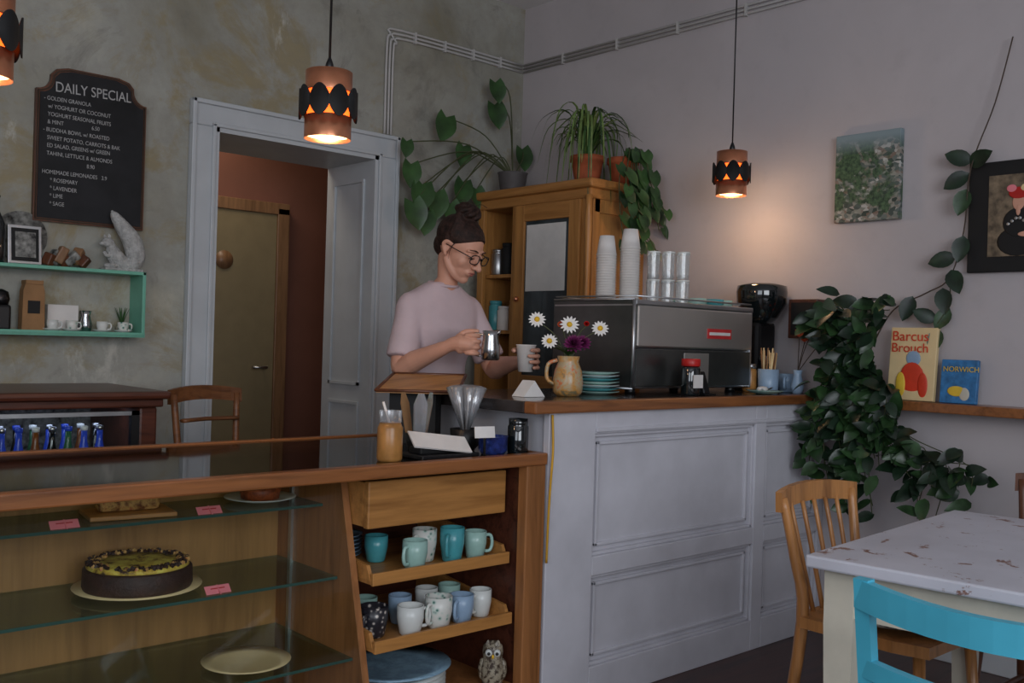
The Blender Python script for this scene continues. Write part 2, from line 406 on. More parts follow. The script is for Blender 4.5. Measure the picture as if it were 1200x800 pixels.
for k in range(3):
    o=.020*k; y=YW-.010; x0=2.93+o
    b.tube([(x0,y,2.25),(x0,y,2.70-o*.5),(x0+.02,y,2.765-o),(x0+.09,y,2.80-o),(XR-.02,y,2.80-o)],.0065,'conduit',6,4)
for x in (3.1,3.3,3.5,3.7): b.box((x,YW-.02,2.75),(x+.012,YW-.001,2.81),'conduit')
b.done()
b=B('cable_conduit')
for k in range(3): b.tube([(XR-.012,YW-.02,2.80-.02*k),(XR-.012,1.0,2.80-.02*k)],.0065,'conduit',6)
for y in (3.9,3.5,3.1,2.7,2.3): b.box((XR-.02,y,2.75),(XR-.001,y+.012,2.81),'conduit')
b.done()
# ---------------------------------------------------------------- display counter
b=B('glass_display_counter')
XL=-.5
b.box((XL,2.275,.836),(2.20,2.985,.845),'topglass',.002)
b.box((XL,2.236,.812),(2.212,2.275,.850),'barwood',.005); b.box((2.198,2.27,.80),(2.212,3.0,.85),'barwood'); b.box((XL,2.975,.80),(2.2,3.0,.85),'barwood')
b.box((1.60,2.30,.81),(2.198,2.975,.826),'mahog')
b.box((XL,2.80,.795),(1.60,2.975,.80),'mahog')
b.box((XL,2.27,0),(2.205,3.0,.09),'darkchair')
b.box((XL,2.27,.09),(2.2,2.8,.115),'casewood')
b.box((XL,2.795,.09),(2.2,2.81,.80),'caseback'); b.box((XL,2.98,.09),(2.2,3.0,.80),'caseback')
for px in (1.575,XL):
    b.prism([(2.80,.115),(2.27,.115),(2.455,.83),(2.80,.83)],(px,0,0),(0,1,0),(0,0,1),(.022,0,0),'casewood')
for z,y in ((.705,2.53),(.507,2.44),(.294,2.35)):
    b.box((XL+.03,y+.002,z-.008),(1.572,2.785,z),'shelfglass')
    b.box((XL+.03,y,z-.008),(1.572,y+.0018,z),'shelfedge')
b.box((1.566,2.70,.12),(1.575,2.715,.79),'steel')
for x in (.55,-.2): b.box((x,2.785,.12),(x+.02,2.794,.79),'steel')
b.add([(XL+.02,2.262,.118),(1.574,2.262,.118),(1.574,2.447,.812),(XL+.02,2.447,.812)],[[0,1,2,3]],'glass')
b.box((2.13,2.244,.0),(2.212,2.285,.812),'casewood',.004); b.box((2.145,2.285,.09),(2.2,2.8,.812),'mahog')
b.box((1.60,2.335,.655),(2.125,2.36,.79),'drawer',.004); b.box((1.60,2.36,.66),(1.61,2.78,.785),'drawer'); b.box((1.61,2.36,.66),(2.125,2.78,.668),'drawer')
b.box((1.60,2.785,.115),(2.14,2.794,.8),'mahog')
for z,y0 in ((.512,2.32),(.325,2.30)):
    b.box((1.605,y0,z-.012),(2.125,2.78,z),'drawer',.002)
    b.box((1.605,y0-.012,z-.014),(2.125,y0,z+.022),'drawer',.002)
    for x in (1.603,2.115): b.prism([(y0,z),(2.78,z),(2.78,z+.09),(y0+.02,z+.04)],(x,0,0),(0,1,0),(0,0,1),(.012,0,0),'drawer')
b.done()
# ---------------------------------------------------------------- bar
b=B('coffee_bar_counter')
b.box((2.235,2.27,0),(3.895,2.86,.975),'bar')
def rail(x0,x1,z0,z1): b.box((x0,2.244,z0),(x1,2.272,z1),'bar',.003)
rail(2.222,2.44,0,.975); rail(3.376,3.449,0,.975); rail(3.86,3.896,0,.975)
for x0,x1 in ((2.44,3.376),(3.449,3.86)):
    rail(x0,x1,.90,.975); rail(x0,x1,.425,.49); rail(x0,x1,0,.12)
    for z0,z1 in ((.12,.425),(.49,.90)):
        for k,(i,dp) in enumerate(((.0,.012),(.028,.006))):
            a0,a1,c0,c1=x0+i,x1-i,z0+i,z1-i; w=.012
            y0=2.27-dp-.004; y1=2.272
            b.box((a0,y0,c0),(a1,y1,c0+w),'bar',.003); b.box((a0,y0,c1-w),(a1,y1,c1),'bar',.003)
            b.box((a0,y0,c0),(a0+w,y1,c1),'bar',.003); b.box((a1-w,y0,c0),(a1,y1,c1),'bar',.003)
b.box((2.44,2.236,.906),(3.86,2.25,.92),'bar',.003)
b.box((2.13,2.215,.975),(3.895,2.27,1.014),'barwood',.006); b.box((2.13,2.27,.975),(3.895,2.88,1.0135),'bartop',.003)
b.done()
b=B('wall_shelf'); b.box((3.755,.5,.975),(3.898,2.21,1.012),'barwood',.005)
for y in (.8,): b.prism([(3.895,.975),(3.78,.975),(3.895,.86)],(0,y,0),(1,0,0),(0,0,1),(0,.025,0),'barwood')
b.done()
# ---------------------------------------------------------------- pine cabinet
b=B('pine_cupboard')
x0,x1,y0,y1=3.50,3.895,3.30,4.12
b.box((x0,y0,0),(x1,y0+.025,1.95),'pine'); b.box((x0,y1-.025,0),(x1,y1,1.95),'pine'); b.box((x1-.015,y0,0),(x1,y1,1.95),'darkchair')
b.box((x0,y0,0),(x1,y1,.9),'pine')
b.box((x0,y0,1.93),(x1,y1,1.95),'pineX')
for z in (1.24,1.54): b.box((x0+.03,y0+.02,z),(x1,y1-.02,z+.018),'pine')
b.box((x0-.045,y0-.045,1.955),(x1,y1+.03,2.0),'pineX',.012); b.box((x0-.02,y0-.02,1.905),(x1,y1+.01,1.957),'pineX',.008)
b.box((x0-.012,y0-.005,.9),(x0+.015,y0+.045,1.93),'pine',.004); b.box((x0-.012,y1-.045,.9),(x0+.015,y1,1.93),'pine',.004)
b.box((x0-.012,3.815,.9),(x0+.015,3.845,1.93),'pine',.004)
da,dc=y0+.045,3.815
b.box((x0-.025,da,.93),(x0,da+.075,1.905),'pine',.004); b.box((x0-.025,dc-.075,.93),(x0,dc,1.905),'pine',.004)
b.box((x0-.024,da+.07,1.82),(x0,dc-.07,1.905),'pineX',.004); b.box((x0-.024,da+.07,.93),(x0,dc-.07,1.03),'pineX',.004)
b.box((x0-.012,da+.07,1.03),(x0-.006,dc-.07,1.83),'doorglass')
b.box((x0-.018,da+.10,1.46),(x0-.014,da+.38,1.80),'paperw')
b.ell((x0-.035,dc-.04,1.42),(.014,.014,.014),'copper')
b.lathe([(.012,.9),(.018,.95),(.012,1.0),(.02,1.1),(.013,1.5),(.02,1.8),(.014,1.86),(.018,1.92)],(x0-.02,y0-.01,0),'pine',12)
b.box((x0+.02,y0-.012,1.84),(x1,y0,1.93),'pine',.003); b.box((x1-.06,y0-.012,.9),(x1,y0,1.93),'pine',.003); b.box((x0+.01,y0-.012,.9),(x0+.06,y0,1.93),'pine',.003)
b.done()
for (y,z,h,mm) in ((3.88,1.559,.15,'steel'),(3.97,1.559,.17,'blackm'),(4.05,1.559,.14,'steel'),(3.9,1.259,.16,'kraft'),(3.99,1.259,.13,'paperw'),(4.06,1.259,.16,'teal')):
    b=B('storage_jar'); b.lathe([(.036,0),(.038,.004),(.038,h*.82),(.03,h*.87),(.034,h*.88),(.034,h)],(3.58,y,z),mm,18); b.done()
# ---------------------------------------------------------------- chalkboard
e=empty('chalkboard_menu')
def plaque(w,h,i):
    w2=w/2-i
    pts=[(-w2,i),(w2,i),(w2,h-.10-i)]
    for k in range(7):
        t=k/6*math.pi/2
        pts.append((w2-.055+.055*(1-math.sin(t)), h-.10-i+.055*(1-math.cos(t))))
    pts+=[(w2-.055,h-.035-i),(w2-.075,h-.012-i),(w2-.12,h-i)]
    return pts+[(-x,y) for x,y in reversed(pts[2:])]
b=B('board_frame'); b.prism(plaque(.445,.63,0),(1.463,YW-.002,1.628),(1,0,0),(0,0,1),(0,-.022,0),'darkchair'); b.done(e)
b=B('board_slate'); b.prism(plaque(.445,.63,.014),(1.463,YW-.02,1.628),(1,0,0),(0,0,1),(0,-.010,0),'chalk'); b.done(e)
b=B('board_rim'); pl=plaque(.445,.63,.008); 
b.tube([(1.463+x,YW-.026,1.628+y) for x,y in pl+[pl[0]]],.0028,'twig',5); b.done(e)
R0=(math.pi/2,0,0); ty=YW-.0315
o=text('DAILY SPECIAL',(1.463,ty,2.158),(math.pi/2,-.03,0),.058,'chalktext',e,align='CENTER'); o.scale=(.80,1,1)
lines=['- GOLDEN GRANOLA','   w/ YOGHURT OR COCONUT','   YOGHURT SEASONAL FRUITS','   & MINT                     6.50','- BUDDHA BOWL w/ ROASTED','   SWEET POTATO, CARROTS & BAK','   ED SALAD, GREENS w/ GREEN','   TAHINI, LETTUCE & ALMONDS','                                 8.90','HOMEMADE LEMONADES   3.9','      * ROSEMARY','      * LAVENDER','      * LIME','      * SAGE']
for i,l in enumerate(lines):
    o=text(l,(1.268,ty,2.115-.0315*i-(.012 if i>8 else 0)),(math.pi/2,.008*((i*7)%3-1),0),.023,'chalktext',e,ext=.0003); o.scale=(.82,1,1)
# ---------------------------------------------------------------- mint shelf
b=B('mint_wall_shelf')
for z in (1.17,1.43): b.box((.75,4.10,z),(1.66,YW-.001,z+.014),'mint',.002)
b.box((1.646,4.10,1.17),(1.66,YW-.001,1.444),'mint',.002); b.box((.75,4.10,1.17),(.764,YW-.001,1.444),'mint',.002)
b.box((.75,4.10,1.17),(1.66,4.106,1.19),'mint'); b.done()
zt=1.4445
b=B('picture_frame_small'); b.cbox((1.20,4.17,zt+.078),(.125,.015,.155),'steel',.003,(-.12,0,0)); b.cbox((1.20,4.160,zt+.078),(.10,.004,.13),'blackm',0,(-.12,0,0)); b.cbox((1.20,4.156,zt+.078),(.075,.003,.10),'greyphoto',0,(-.12,0,0)); b.done()
b=B('round_wooden_board'); b.lathe([(.10,0),(.10,.012)],(1.20,4.232,zt+.115),'greyphoto',rot=(math.pi/2,0,0)); b.box((1.18,4.215,zt+.001),(1.22,4.230,zt+.03),'tanwood'); b.done()
b=B('wine_bottle'); b.lathe([(.034,0),(.036,.01),(.036,.15),(.014,.2),(.013,.25),(.016,.252),(.016,.26)],(1.09,4.16,zt),'darkglass'); b.done()
b=B('mineral_ornaments')
for i in range(7): 
    x=1.29+.022*i; b.cbox((x,4.16+.01*(i%2),zt+.028+.01*(i%3)),(.035,.04,.05+.01*(i%3)),('darkchair','greyphoto','tanwood')[i%3],.006,(random.random(),random.random()*.9,random.random()))
b.done()
b=B('white_squirrel_figurine')
b.box((1.50,4.13,zt),(1.66,4.20,zt+.012),'sculpt',.004)
b.tube([(1.60,4.165,zt+.01),(1.635,4.165,zt+.06),(1.62,4.165,zt+.13),(1.575,4.165,zt+.19),(1.545,4.165,zt+.23),(1.535,4.165,zt+.245)],[.03,.042,.04,.03,.018,.006],'sculpt',12,4,True)
b.tube([(1.59,4.165,zt+.02),(1.55,4.16,zt+.06),(1.53,4.155,zt+.10)],[.036,.034,.02],'sculpt',12,4,True)
b.ell((1.515,4.15,zt+.115),(.026,.02,.02),'sculpt'); b.ell((1.492,4.148,zt+.108),(.012,.01,.009),'sculpt')
b.leaf((1.52,4.15,zt+.13),(0,0,1),(0,-1,0),.022,.014,'sculpt'); b.leaf((1.505,4.15,zt+.128),(-.2,0,1),(0,-1,0),.02,.012,'sculpt')
b.tube([(1.54,4.15,zt+.07),(1.51,4.14,zt+.06),(1.50,4.14,zt+.07)],.008,'sculpt',8,3,True); b.ell((1.53,4.15,zt+.02),(.03,.02,.012),'sculpt')
b.done()
zi=1.1845
def cup(name,x,y,z,r,h,m,ang=0,handle=True,saucer=None,taper=.78,liq=None):
    b=B(name)
    if saucer:
        b.lathe([(.3*r,0),(r*1.0,.004),(r*1.7,.012),(r*1.75,.014),(r*1.0,.008),(0,.007)],(x,y,z),saucer,24); z+=.0075
    b.lathe([(r*taper*.9,0),(r*taper,.004),(r,h*.55),(r,h),(r*.92,h),(r*.9,h*.5),(r*taper*.8,.008),(0,.008)],(x,y,z),m,24)
    if handle:
        a=math.radians(ang);dx,dy=math.cos(a),math.sin(a)
        P=[(x+dx*q*r,y+dy*q*r,z+h*k) for q,k in ((.95,.82),(1.45,.8),(1.6,.5),(1.4,.25),(.93,.22))]
        b.tube(P,.0055 if r>.03 else .003,m,8,4)
    return b.done()
b=B('coffee_bag'); b.prism([(0,0),(.085,0),(.082,.16),(.07,.2),(.015,.2),(.003,.16)],(1.19,4.19,zi),(1,0,0),(0,0,1),(0,-.05,0),'kraft'); b.box((1.21,4.137,zi+.07),(1.255,4.139,zi+.12),'blackm'); b.box((1.2,4.135,zi+.185),(1.265,4.195,zi+.2),'kraft'); b.done()
b=B('coffee_grinder_small'); b.box((1.08,4.13,zi),(1.15,4.2,zi+.10),'black',.01); b.lathe([(.03,.1),(.036,.12),(.03,.15),(.01,.16)],(1.115,4.165,zi),'black'); b.done()
for i,(x,mm) in enumerate(((1.305,'porc'),(1.38,'floral'),(1.50,'porc'),(1.585,'floral'))): cup('espresso_cup',x,4.145,zi,.022,.04,mm,-30,True,'porc')
b=B('white_box'); b.box((1.30,4.19,zi),(1.42,4.225,zi+.11),'paperw',.002); b.done()
b=B('small_milk_jug'); b.lathe([(.02,0),(.028,.03),(.018,.07),(.024,.09),(.02,.09),(.014,.07),(0,.02)],(1.45,4.195,zi),'chrome'); b.done()
b=B('potted_grass_ornament'); b.lathe([(.018,0),(.024,.03),(.022,.03),(0,.028)],(1.60,4.20,zi),'cream')
for i in range(9): a=i*.7; b.ribbon([(1.60,4.20,zi+.03),(1.60+.02*math.cos(a),4.20+.012*math.sin(a),zi+.08),(1.60+.035*math.cos(a),4.20+.02*math.sin(a),zi+.11)],.003,'heart')
b.done()
# ---------------------------------------------------------------- back bar with fridge
b=B('back_bar_fridge')
b.box((-.6,3.60,.945),(1.57,4.235,.975),'mahog',.014); b.box((-.6,3.63,.915),(1.55,4.235,.947),'mahog',.006)
b.box((1.47,3.66,0),(1.54,4.23,.915),'mahog',.01); b.box((-.6,3.66,0),(1.47,4.23,.40),'mahog'); b.box((-.6,4.16,.42),(1.47,4.23,.915),'greyphoto')
b.box((-.6,3.655,.885),(1.47,3.68,.900),'steel'); b.box((-.6,3.655,.40),(1.47,3.68,.44),'steel')
for x in (1.44,.93,.40): b.box((x,3.655,.42),(x+.03,3.68,.90),'black')
b.box((-.6,3.69,.56),(1.44,4.16,.565),'steel')
b.add([(-.6,3.657,.44),(1.44,3.657,.44),(1.44,3.657,.885),(-.6,3.657,.885)],[[0,1,2,3]],'glass')
b.done()
b=B('bottle_row')
for r_ in range(2):
    for i in range(12):
        x=.74+.056*i+.02*r_; y=3.74+.10*r_
        mm=('blueglow','amber','greenb','blueglow','darkglass')[(i*3+r_)%5]
        b.lathe([(.022,0),(.024,.01),(.024,.16),(.011,.225),(.011,.262)],(x,y,.5655),mm,12); b.lathe([(.013,.262),(.014,.278),(0,.28)],(x,y,.5655),('blueglow','porc','steel')[i%3],10)
b.done()
def wchair(name,M4,m,top=.82,w=.40,ladder=False):
    b=B(name,M4); h=w/2
    b.prism([(-h+.02,-.19),(h-.02,-.19),(h,-.1),(h-.01,.17),(h-.05,.2),(-h+.05,.2),(-h+.01,.17),(-h,-.1)],(0,0,.43),(1,0,0),(0,1,0),(0,0,.03),m)
    for sx in (-1,1):
        b.tube([(sx*(h-.05),-.15,.435),(sx*(h-.02),-.18,0)],[.016,.013],m,10)
        b.tube([(sx*(h-.03),.24,0),(sx*(h-.04),.18,.44),(sx*(h-.03),.205,.62),(sx*(h-.01),.235,top-.02)],[.015,.018,.015,.013],m,10,4)
        b.tube([(sx*(h-.03),-.17,.2),(sx*(h-.04),.2,.2)],.009,m,8)
    b.tube([(-h+.035,-.165,.24),(h-.035,-.165,.24)],.009,m,8)
    n=8; P=[]
    for i in range(n+1):
        t=i/n*2-1; P.append((t*(h+.01),.235+.03*(1-t*t),top-.03+.015*(1-t*t)))
    vs=[];fs=[]
    for (x,y,z) in P: vs+=[(x,y-.010,z-.028),(x,y+.010,z-.028),(x,y+.012,z+.028),(x,y-.008,z+.028)]
    for i in range(n):
        a=i*4
        for k in range(4): fs.append([a+k,a+(k+1)%4,a+4+(k+1)%4,a+4+k])
    fs+= [[3,2,1,0],[n*4,n*4+1,n*4+2,n*4+3]]; b.add(vs,fs,m)
    if ladder:
        for z in (top-.22,top-.12): b.tube([(-h+.03,.2,z),(0,.23,z),(h-.03,.2,z)],.017,m,8,4,flat=.5)
    else:
        for i in range(5):
            x=-.12+.06*i; b.tube([(x*.85,.18,.455),(x,.215,.62),(x*1.05,.25,top-.04)],.007,m,8,3)
    return b.done()
wchair('dining_chair',RZ(1.83,3.52,0,14),'oldchair',.975,.33,True)
# ---------------------------------------------------------------- table & chairs
MT=RZ(2.46,.85,0,5)
b=B('dining_table',MT)
b.box((-.47,-.36,.722),(.47,.36,.75),'table',.005)
b.box((-.43,-.32,.62),(.43,-.30,.722),'cream'); b.box((-.43,.30,.62),(.43,.32,.722),'cream'); b.box((-.43,-.32,.62),(-.41,.32,.722),'cream'); b.box((.41,-.32,.62),(.43,.32,.722),'cream')
for sx in (-1,1):
    for sy in (-1,1):
        x,y=sx*.405,sy*.295; v=[]
        for z,w in ((.722,.033),(.60,.033),(0,.02)): v+=[(x-w,y-w,z),(x+w,y-w,z),(x+w,y+w,z),(x-w,y+w,z)]
        b.add(v,[[k,(k+1)%4,4+(k+1)%4,4+k] for k in range(4)]+[[4+k,4+(k+1)%4,8+(k+1)%4,8+k] for k in range(4)]+[[3,2,1,0],[8,9,10,11]],'cream')
b.done()
def place(cx,cy,ang):
    a=math.radians(ang); ox=-.235*(-math.sin(a)); oy=-.235*math.cos(a)
    return RZ(cx+ox,cy+oy,0,ang)
wchair('dining_chair',place(2.65,1.54,0),'slat',.80,.40)
b=B('patterned_seat_pad',place(2.65,1.54,0)); b.ell((0,-.01,.487),(.185,.175,.026),'cushion',seg=24,rings=12); b.done()
wchair('dining_chair',place(3.33,1.03,-90),'darkchair',.83,.40)
b=B('turquoise_chair',place(1.575,.63,90)); h=.205; m='turq'
b.box((-.19,-.19,.43),(.19,.17,.455),m,.01)
for sx in (-1,1):
    b.box((sx*.17-.016,-.185,0),(sx*.17+.016,-.153,.43),m,.004)
    P=[(0.24,0),(.20,.44),(.215,.62),(.245,.82)]
    for i in range(3):
        (ya,za),(yb,zb)=P[i],P[i+1]; x=sx*(h-.014); q=.013
        b.add([(x-q,ya-.012,za),(x+q,ya-.012,za),(x+q,ya+.012,za),(x-q,ya+.012,za),(x-q,yb-.012,zb),(x+q,yb-.012,zb),(x+q,yb+.012,zb),(x-q,yb+.012,zb)],[[3,2,1,0],[4,5,6,7]]+[[k,(k+1)%4,4+(k+1)%4,4+k] for k in range(4)],m)
    b.box((sx*.17-.01,-.16,.2),(sx*.17+.01,.22,.225),m)
def crail(z,hh,y,bow,dip=0):
    n=12;vs=[];fs=[]
    for i in range(n+1):
        t=i/n*2-1; yy=y+bow*(1-t*t); zz=z+dip*(1-t*t); vs+=[(t*h,yy-.010,zz-hh),(t*h,yy+.010,zz-hh),(t*h,yy+.012,zz+hh),(t*h,yy-.008,zz+hh)]
    for i in range(n):
        a=i*4
        for k in range(4): fs.append([a+k,a+(k+1)%4,a+4+(k+1)%4,a+4+k])
    fs+=[[3,2,1,0],[n*4,n*4+1,n*4+2,n*4+3]]; b.add(vs,fs,m)
crail(.795,.025,.24,.03,-.014); crail(.668,.016,.22,.025,-.01)
b.done()
# ---------------------------------------------------------------- pendant lamps
def lamp(x,y,z,s=1.0):
    e=empty('copper_pendant_lamp')
    b=B('shade',Matrix.Translation((x,y,z))@Matrix.Scale(s,4)); r=.064
    b.shell([(r,.034),(r,.090),(r-.003,.090),(r-.003,.034),(r,.034)],(0,0,0),'copper',40)
    b.shell([(r,-.095),(r,-.034),(r-.003,-.034),(r-.003,-.095),(r,-.095)],(0,0,0),'copper',40)
    b.lathe([(.0,.088),(r-.002,.088),(r-.002,.090),(.0,.092)],(0,0,0),'copper',40)
    b.shell([(r-.006,-.045),(r-.006,.045)],(0,0,0),'glow',40)
    def wv(a,j): 
        q=abs(math.sin(a*4.5))**.8; return (.030*q if j in (1,2) else -.030*q)
    b.shell([(r+.016,-.013),(r+.016,.013),(r+.013,.013),(r+.013,-.013),(r+.016,-.013)],(0,0,0),'blackm',144,wave=wv)
    for k in range(9):
        a=math.pi*2*(k+.5)/9; b.tube([(r*math.cos(a)*.97,r*math.sin(a)*.97,0),((r+.014)*math.cos(a),(r+.014)*math.sin(a),0)],.003,'blackm',6)
    b.lathe([(.008,.09),(.014,.094),(.010,.115),(.004,.13)],(0,0,0),'black',16)
    b.lathe([(.0,-.084),(r-.004,-.084)],(0,0,0),'bulb',32)
    b.done(e)
    b=B('cord'); b.tube([(x,y,z+.12*s),(x,y,ZC)],.0035,'black',6); b.lathe([(.045,-.03),(.05,0)],(x,y,ZC-.001),'black'); b.done(e)
    l=D.lights.new('lamp_light','POINT'); l.energy=2.6; l.color=(1,.64,.38); l.shadow_soft_size=.045
    o=D.objects.new('lamp_light',l); S.collection.objects.link(o); o.location=(x,y,z-.16*s); o.parent=e
lamp(1.452,2.369,1.836); lamp(3.627,2.575,1.966,1.04); lamp(.564,2.30,1.815)
# ---------------------------------------------------------------- espresso machine
b=B('espresso_machine'); X0,X1,Y0,Y1=2.82,3.585,2.42,2.84
b.box((X0+.012,Y0,1.19),(X1-.012,Y1,1.345),'steel',.006); b.box((X0+.012,Y0+.01,1.06),(X1-.012,2.60,1.19),'steel',.004); b.box((X0+.012,Y0+.02,1.035),(X1-.012,Y1,1.075),'steel',.004)
b.box((X0,Y0-.004,1.035),(X0+.014,Y1+.004,1.37),'smoke',.004); b.box((X1-.014,Y0-.004,1.035),(X1,Y1+.004,1.37),'steel',.004)
b.box((X0+.014,Y0-.012,1.195),(X1-.014,Y0,1.350),'mirror',.005)
b.box((X0+.014,Y0-.006,1.045),(X1-.014,Y0+.004,1.185),'smoke',.003)
b.box((X0+.30,Y0-.009,1.055),(X0+.46,Y0-.005,1.175),'mirror',.002)
b.box((X0+.004,Y0-.010,1.352),(X1-.004,Y0+.005,1.372),'steel',.004)
b.box((X0,Y0,1.345),(X1,Y1,1.357),'steel',.003)
b.tube([(X0+.01,Y0,1.385),(X1-.01,Y0,1.385),(X1-.01,Y1,1.385),(X0+.01,Y1,1.385),(X0+.01,Y0,1.385)],.004,'steel',6)
b.tube([(X0+.0,Y0-.002,1.04),(X0+.0,Y0-.002,1.372)],.007,'steel',8); b.tube([(X0,Y0-.004,1.372),(X0,Y1,1.372)],.005,'steel',8); b.tube([(X0,Y0-.004,1.037),(X0,Y1,1.037)],.005,'steel',8)
b.box((3.26,Y0-.015,1.235),(3.42,Y0-.011,1.275),'sticker'); b.box((3.27,Y0-.017,1.249),(3.41,Y0-.014,1.261),'paperw')
for x in (X0+.06,X1-.06):
    for y in (Y0+.06,Y1-.06): b.lathe([(.022,1.014),(.018,1.04)],(x,y,0),'black',12)
for x in (3.02,3.38):
    b.lathe([(.032,1.13),(.036,1.15),(.036,1.2)],(x,2.73,0),'steel'); b.tube([(x,2.75,1.14),(x,2.93,1.12)],[.010,.015],'black',10)
for x in (X0+.06,X1-.06): b.tube([(x,2.83,1.25),(x,2.88,1.22),(x,2.87,1.1)],.005,'steel',8,4)
b.done()
zt=1.3575
def cups(x,y,z,h):
    b=B('paper_cup_stack'); r=.040; n=int(h/.0105)
    for i in range(n):
        zz=z+.0105*i; b.lathe([(r*.93,0),(r*.98,.0085),(r*1.06,.009),(r*1.06,.0105)],(x,y,zz),'paperw',24)
    b.lathe([(r*1.0,0),(r*.72,.075),(r*.70,.075)],(x,y,z+.0105*n),'paperw',24); b.done()
cups(3.02,2.62,zt,.235); cups(2.935,2.67,zt,.21)
b=B('drinking_glasses')
for (x,y) in ((3.115,2.575),(3.16,2.535),(3.205,2.495),(3.175,2.63),(3.22,2.59),(3.265,2.55)):
    for z in (zt,zt+.113):
        b.lathe([(.021,0),(.0225,.006),(.0225,.014),(.021,.016)],(x,y,z),'tumbler',16); b.shell([(.0225,.008),(.0265,.11)],(x,y,z),'tumbler',16); b.shell([(.0262,.104),(.0272,.107),(.0262,.11)],(x,y,z),'porc',16)
b.done()
for i,(x,y,mm) in enumerate(((3.31,2.50,'mintc'),(3.40,2.48,'teal'),(3.49,2.5,'mintc'),(3.36,2.60,'mintc'),(3.46,2.61,'porc'))):
    cup('cappuccino_cup',x,y,zt,.038,.042,mm,40*i)
b=B('coffee_grinder'); gx,gy=3.775,2.50
b.box((gx-.09,gy-.07,1.014),(gx+.09,gy+.10,1.05),'black',.01); b.box((gx-.06,gy-.03,1.05),(gx+.08,gy+.09,1.32),'black',.02)
b.tube([(gx-.03,gy-.03,1.16),(gx-.06,gy-.07,1.15)],.018,'steel',10)
b.lathe([(.05,1.31),(.075,1.34),(.108,1.40),(.112,1.45),(.108,1.478),(.06,1.49),(0,1.49)],(gx,gy,0),'darkglass',28)
b.done()
b=B('wall_speaker'); b.box((3.80,2.24,1.25),(3.898,2.38,1.42),'mahog',.004); b.box((3.797,2.255,1.265),(3.801,2.365,1.405),'blackm'); b.done()
zb=1.0145
b=B('honey_jar'); b.lathe([(.034,0),(.037,.006),(.037,.10),(.030,.115)],(3.05,2.325,zb),'darkglass'); b.lathe([(.035,.112),(.036,.114),(.036,.138),(.034,.14),(0,.14)],(3.05,2.325,zb),'red'); b.box((3.02,2.285,zb+.03),(3.075,2.289,zb+.08),'paperw'); b.done()
b=B('card_reader'); b.cbox((3.14,2.34,zb+.045),(.05,.03,.09),'black',.005,(-.3,0,.2)); b.box((3.11,2.30,zb),(3.18,2.37,zb+.006),'black'); b.done()
b=B('straw_holder_cup'); b.lathe([(.036,0),(.042,.01),(.045,.10),(.041,.10),(.036,.012),(0,.012)],(3.66,2.38,zb),'blue')
for i in range(14): 
    a=i*1.9; b.tube([(3.66+.018*math.cos(a),2.38+.018*math.sin(a),zb+.015),(3.66+.034*math.cos(a+.4),2.38+.034*math.sin(a+.4),zb+.17+.01*(i%3))],.003,('bookcream','kraft')[i%2],6)
b.done()
cup('blue_enamel_cup',3.81,2.38,zb,.043,.08,'blue',200)
b=B('saucer_with_tongs'); b.lathe([(.03,0),(.05,.004),(.075,.014),(.078,.016),(.05,.008),(0,.007)],(3.52,2.305,zb),'mintc'); b.tube([(3.48,2.29,zb+.02),(3.52,2.305,zb+.014),(3.59,2.315,zb+.025)],.004,'steel',6,4); b.ell((3.52,2.315,zb+.02),(.03,.02,.012),'paperw'); b.done()
b=B('glass_sugar_jar'); b.lathe([(.027,0),(.03,.01),(.03,.09),(.025,.1),(0,.1)],(3.625,2.45,zb),'brownbottle'); b.lathe([(.027,.1),(.027,.12),(0,.12)],(3.625,2.45,zb),'steel'); b.done()
b=B('dried_roses'); rx,ry=3.735,2.285; b.lathe([(.02,0),(.028,.03),(.016,.08),(.02,.1),(.016,.1),(0,.05)],(rx,ry,zb),'blue')
for (dx,dy,h) in ((-.03,-.02,.24),(.02,-.03,.27),(-.01,-.06,.20),(.03,.0,.22)):
    b.tube([(rx,ry,zb+.09),(rx+dx*.7,ry+dy*.7,zb+h*.7),(rx+dx*1.6,ry+dy*1.6,zb+h)],.002,'twig',5,4)
    for k in range(9): b.leaf((rx+dx*1.6,ry+dy*1.6,zb+h),(math.cos(k*.9),math.sin(k*.9),.9),(0,0,1),.036,.032,'orange',curl=-.3)
b.done()
b=B('plate_stack')
for i in range(7): b.lathe([(.05,0),(.055,.003),(.086,.010),(.088,.012),(.05,.006),(0,.005)],(2.71,2.50,zb+.012*i),('mintc','teal','porc')[i%3],28)
b.done()
b=B('folded_napkins'); b.prism([(0,0),(.09,0),(.045,.055)],(2.28,2.43,zb),(1,-.1,0),(0,0,1),(0,.06,0),'paperw'); b.done()
b=B('flower_jug'); fx,fy=2.50,2.44
b.lathe([(.040,0),(.052,.015),(.054,.05),(.048,.09),(.036,.12),(.040,.14),(.036,.14),(.03,.12),(0,.1)],(fx,fy,zb),'jugpaint',28)
b.tube([(fx-.035,fy+.02,zb+.125),(fx-.06,fy+.04,zb+.11),(fx-.062,fy+.042,zb+.06),(fx-.042,fy+.025,zb+.04)],.007,'jugpaint',8,4)
Rv=V(.738,-.674,0)
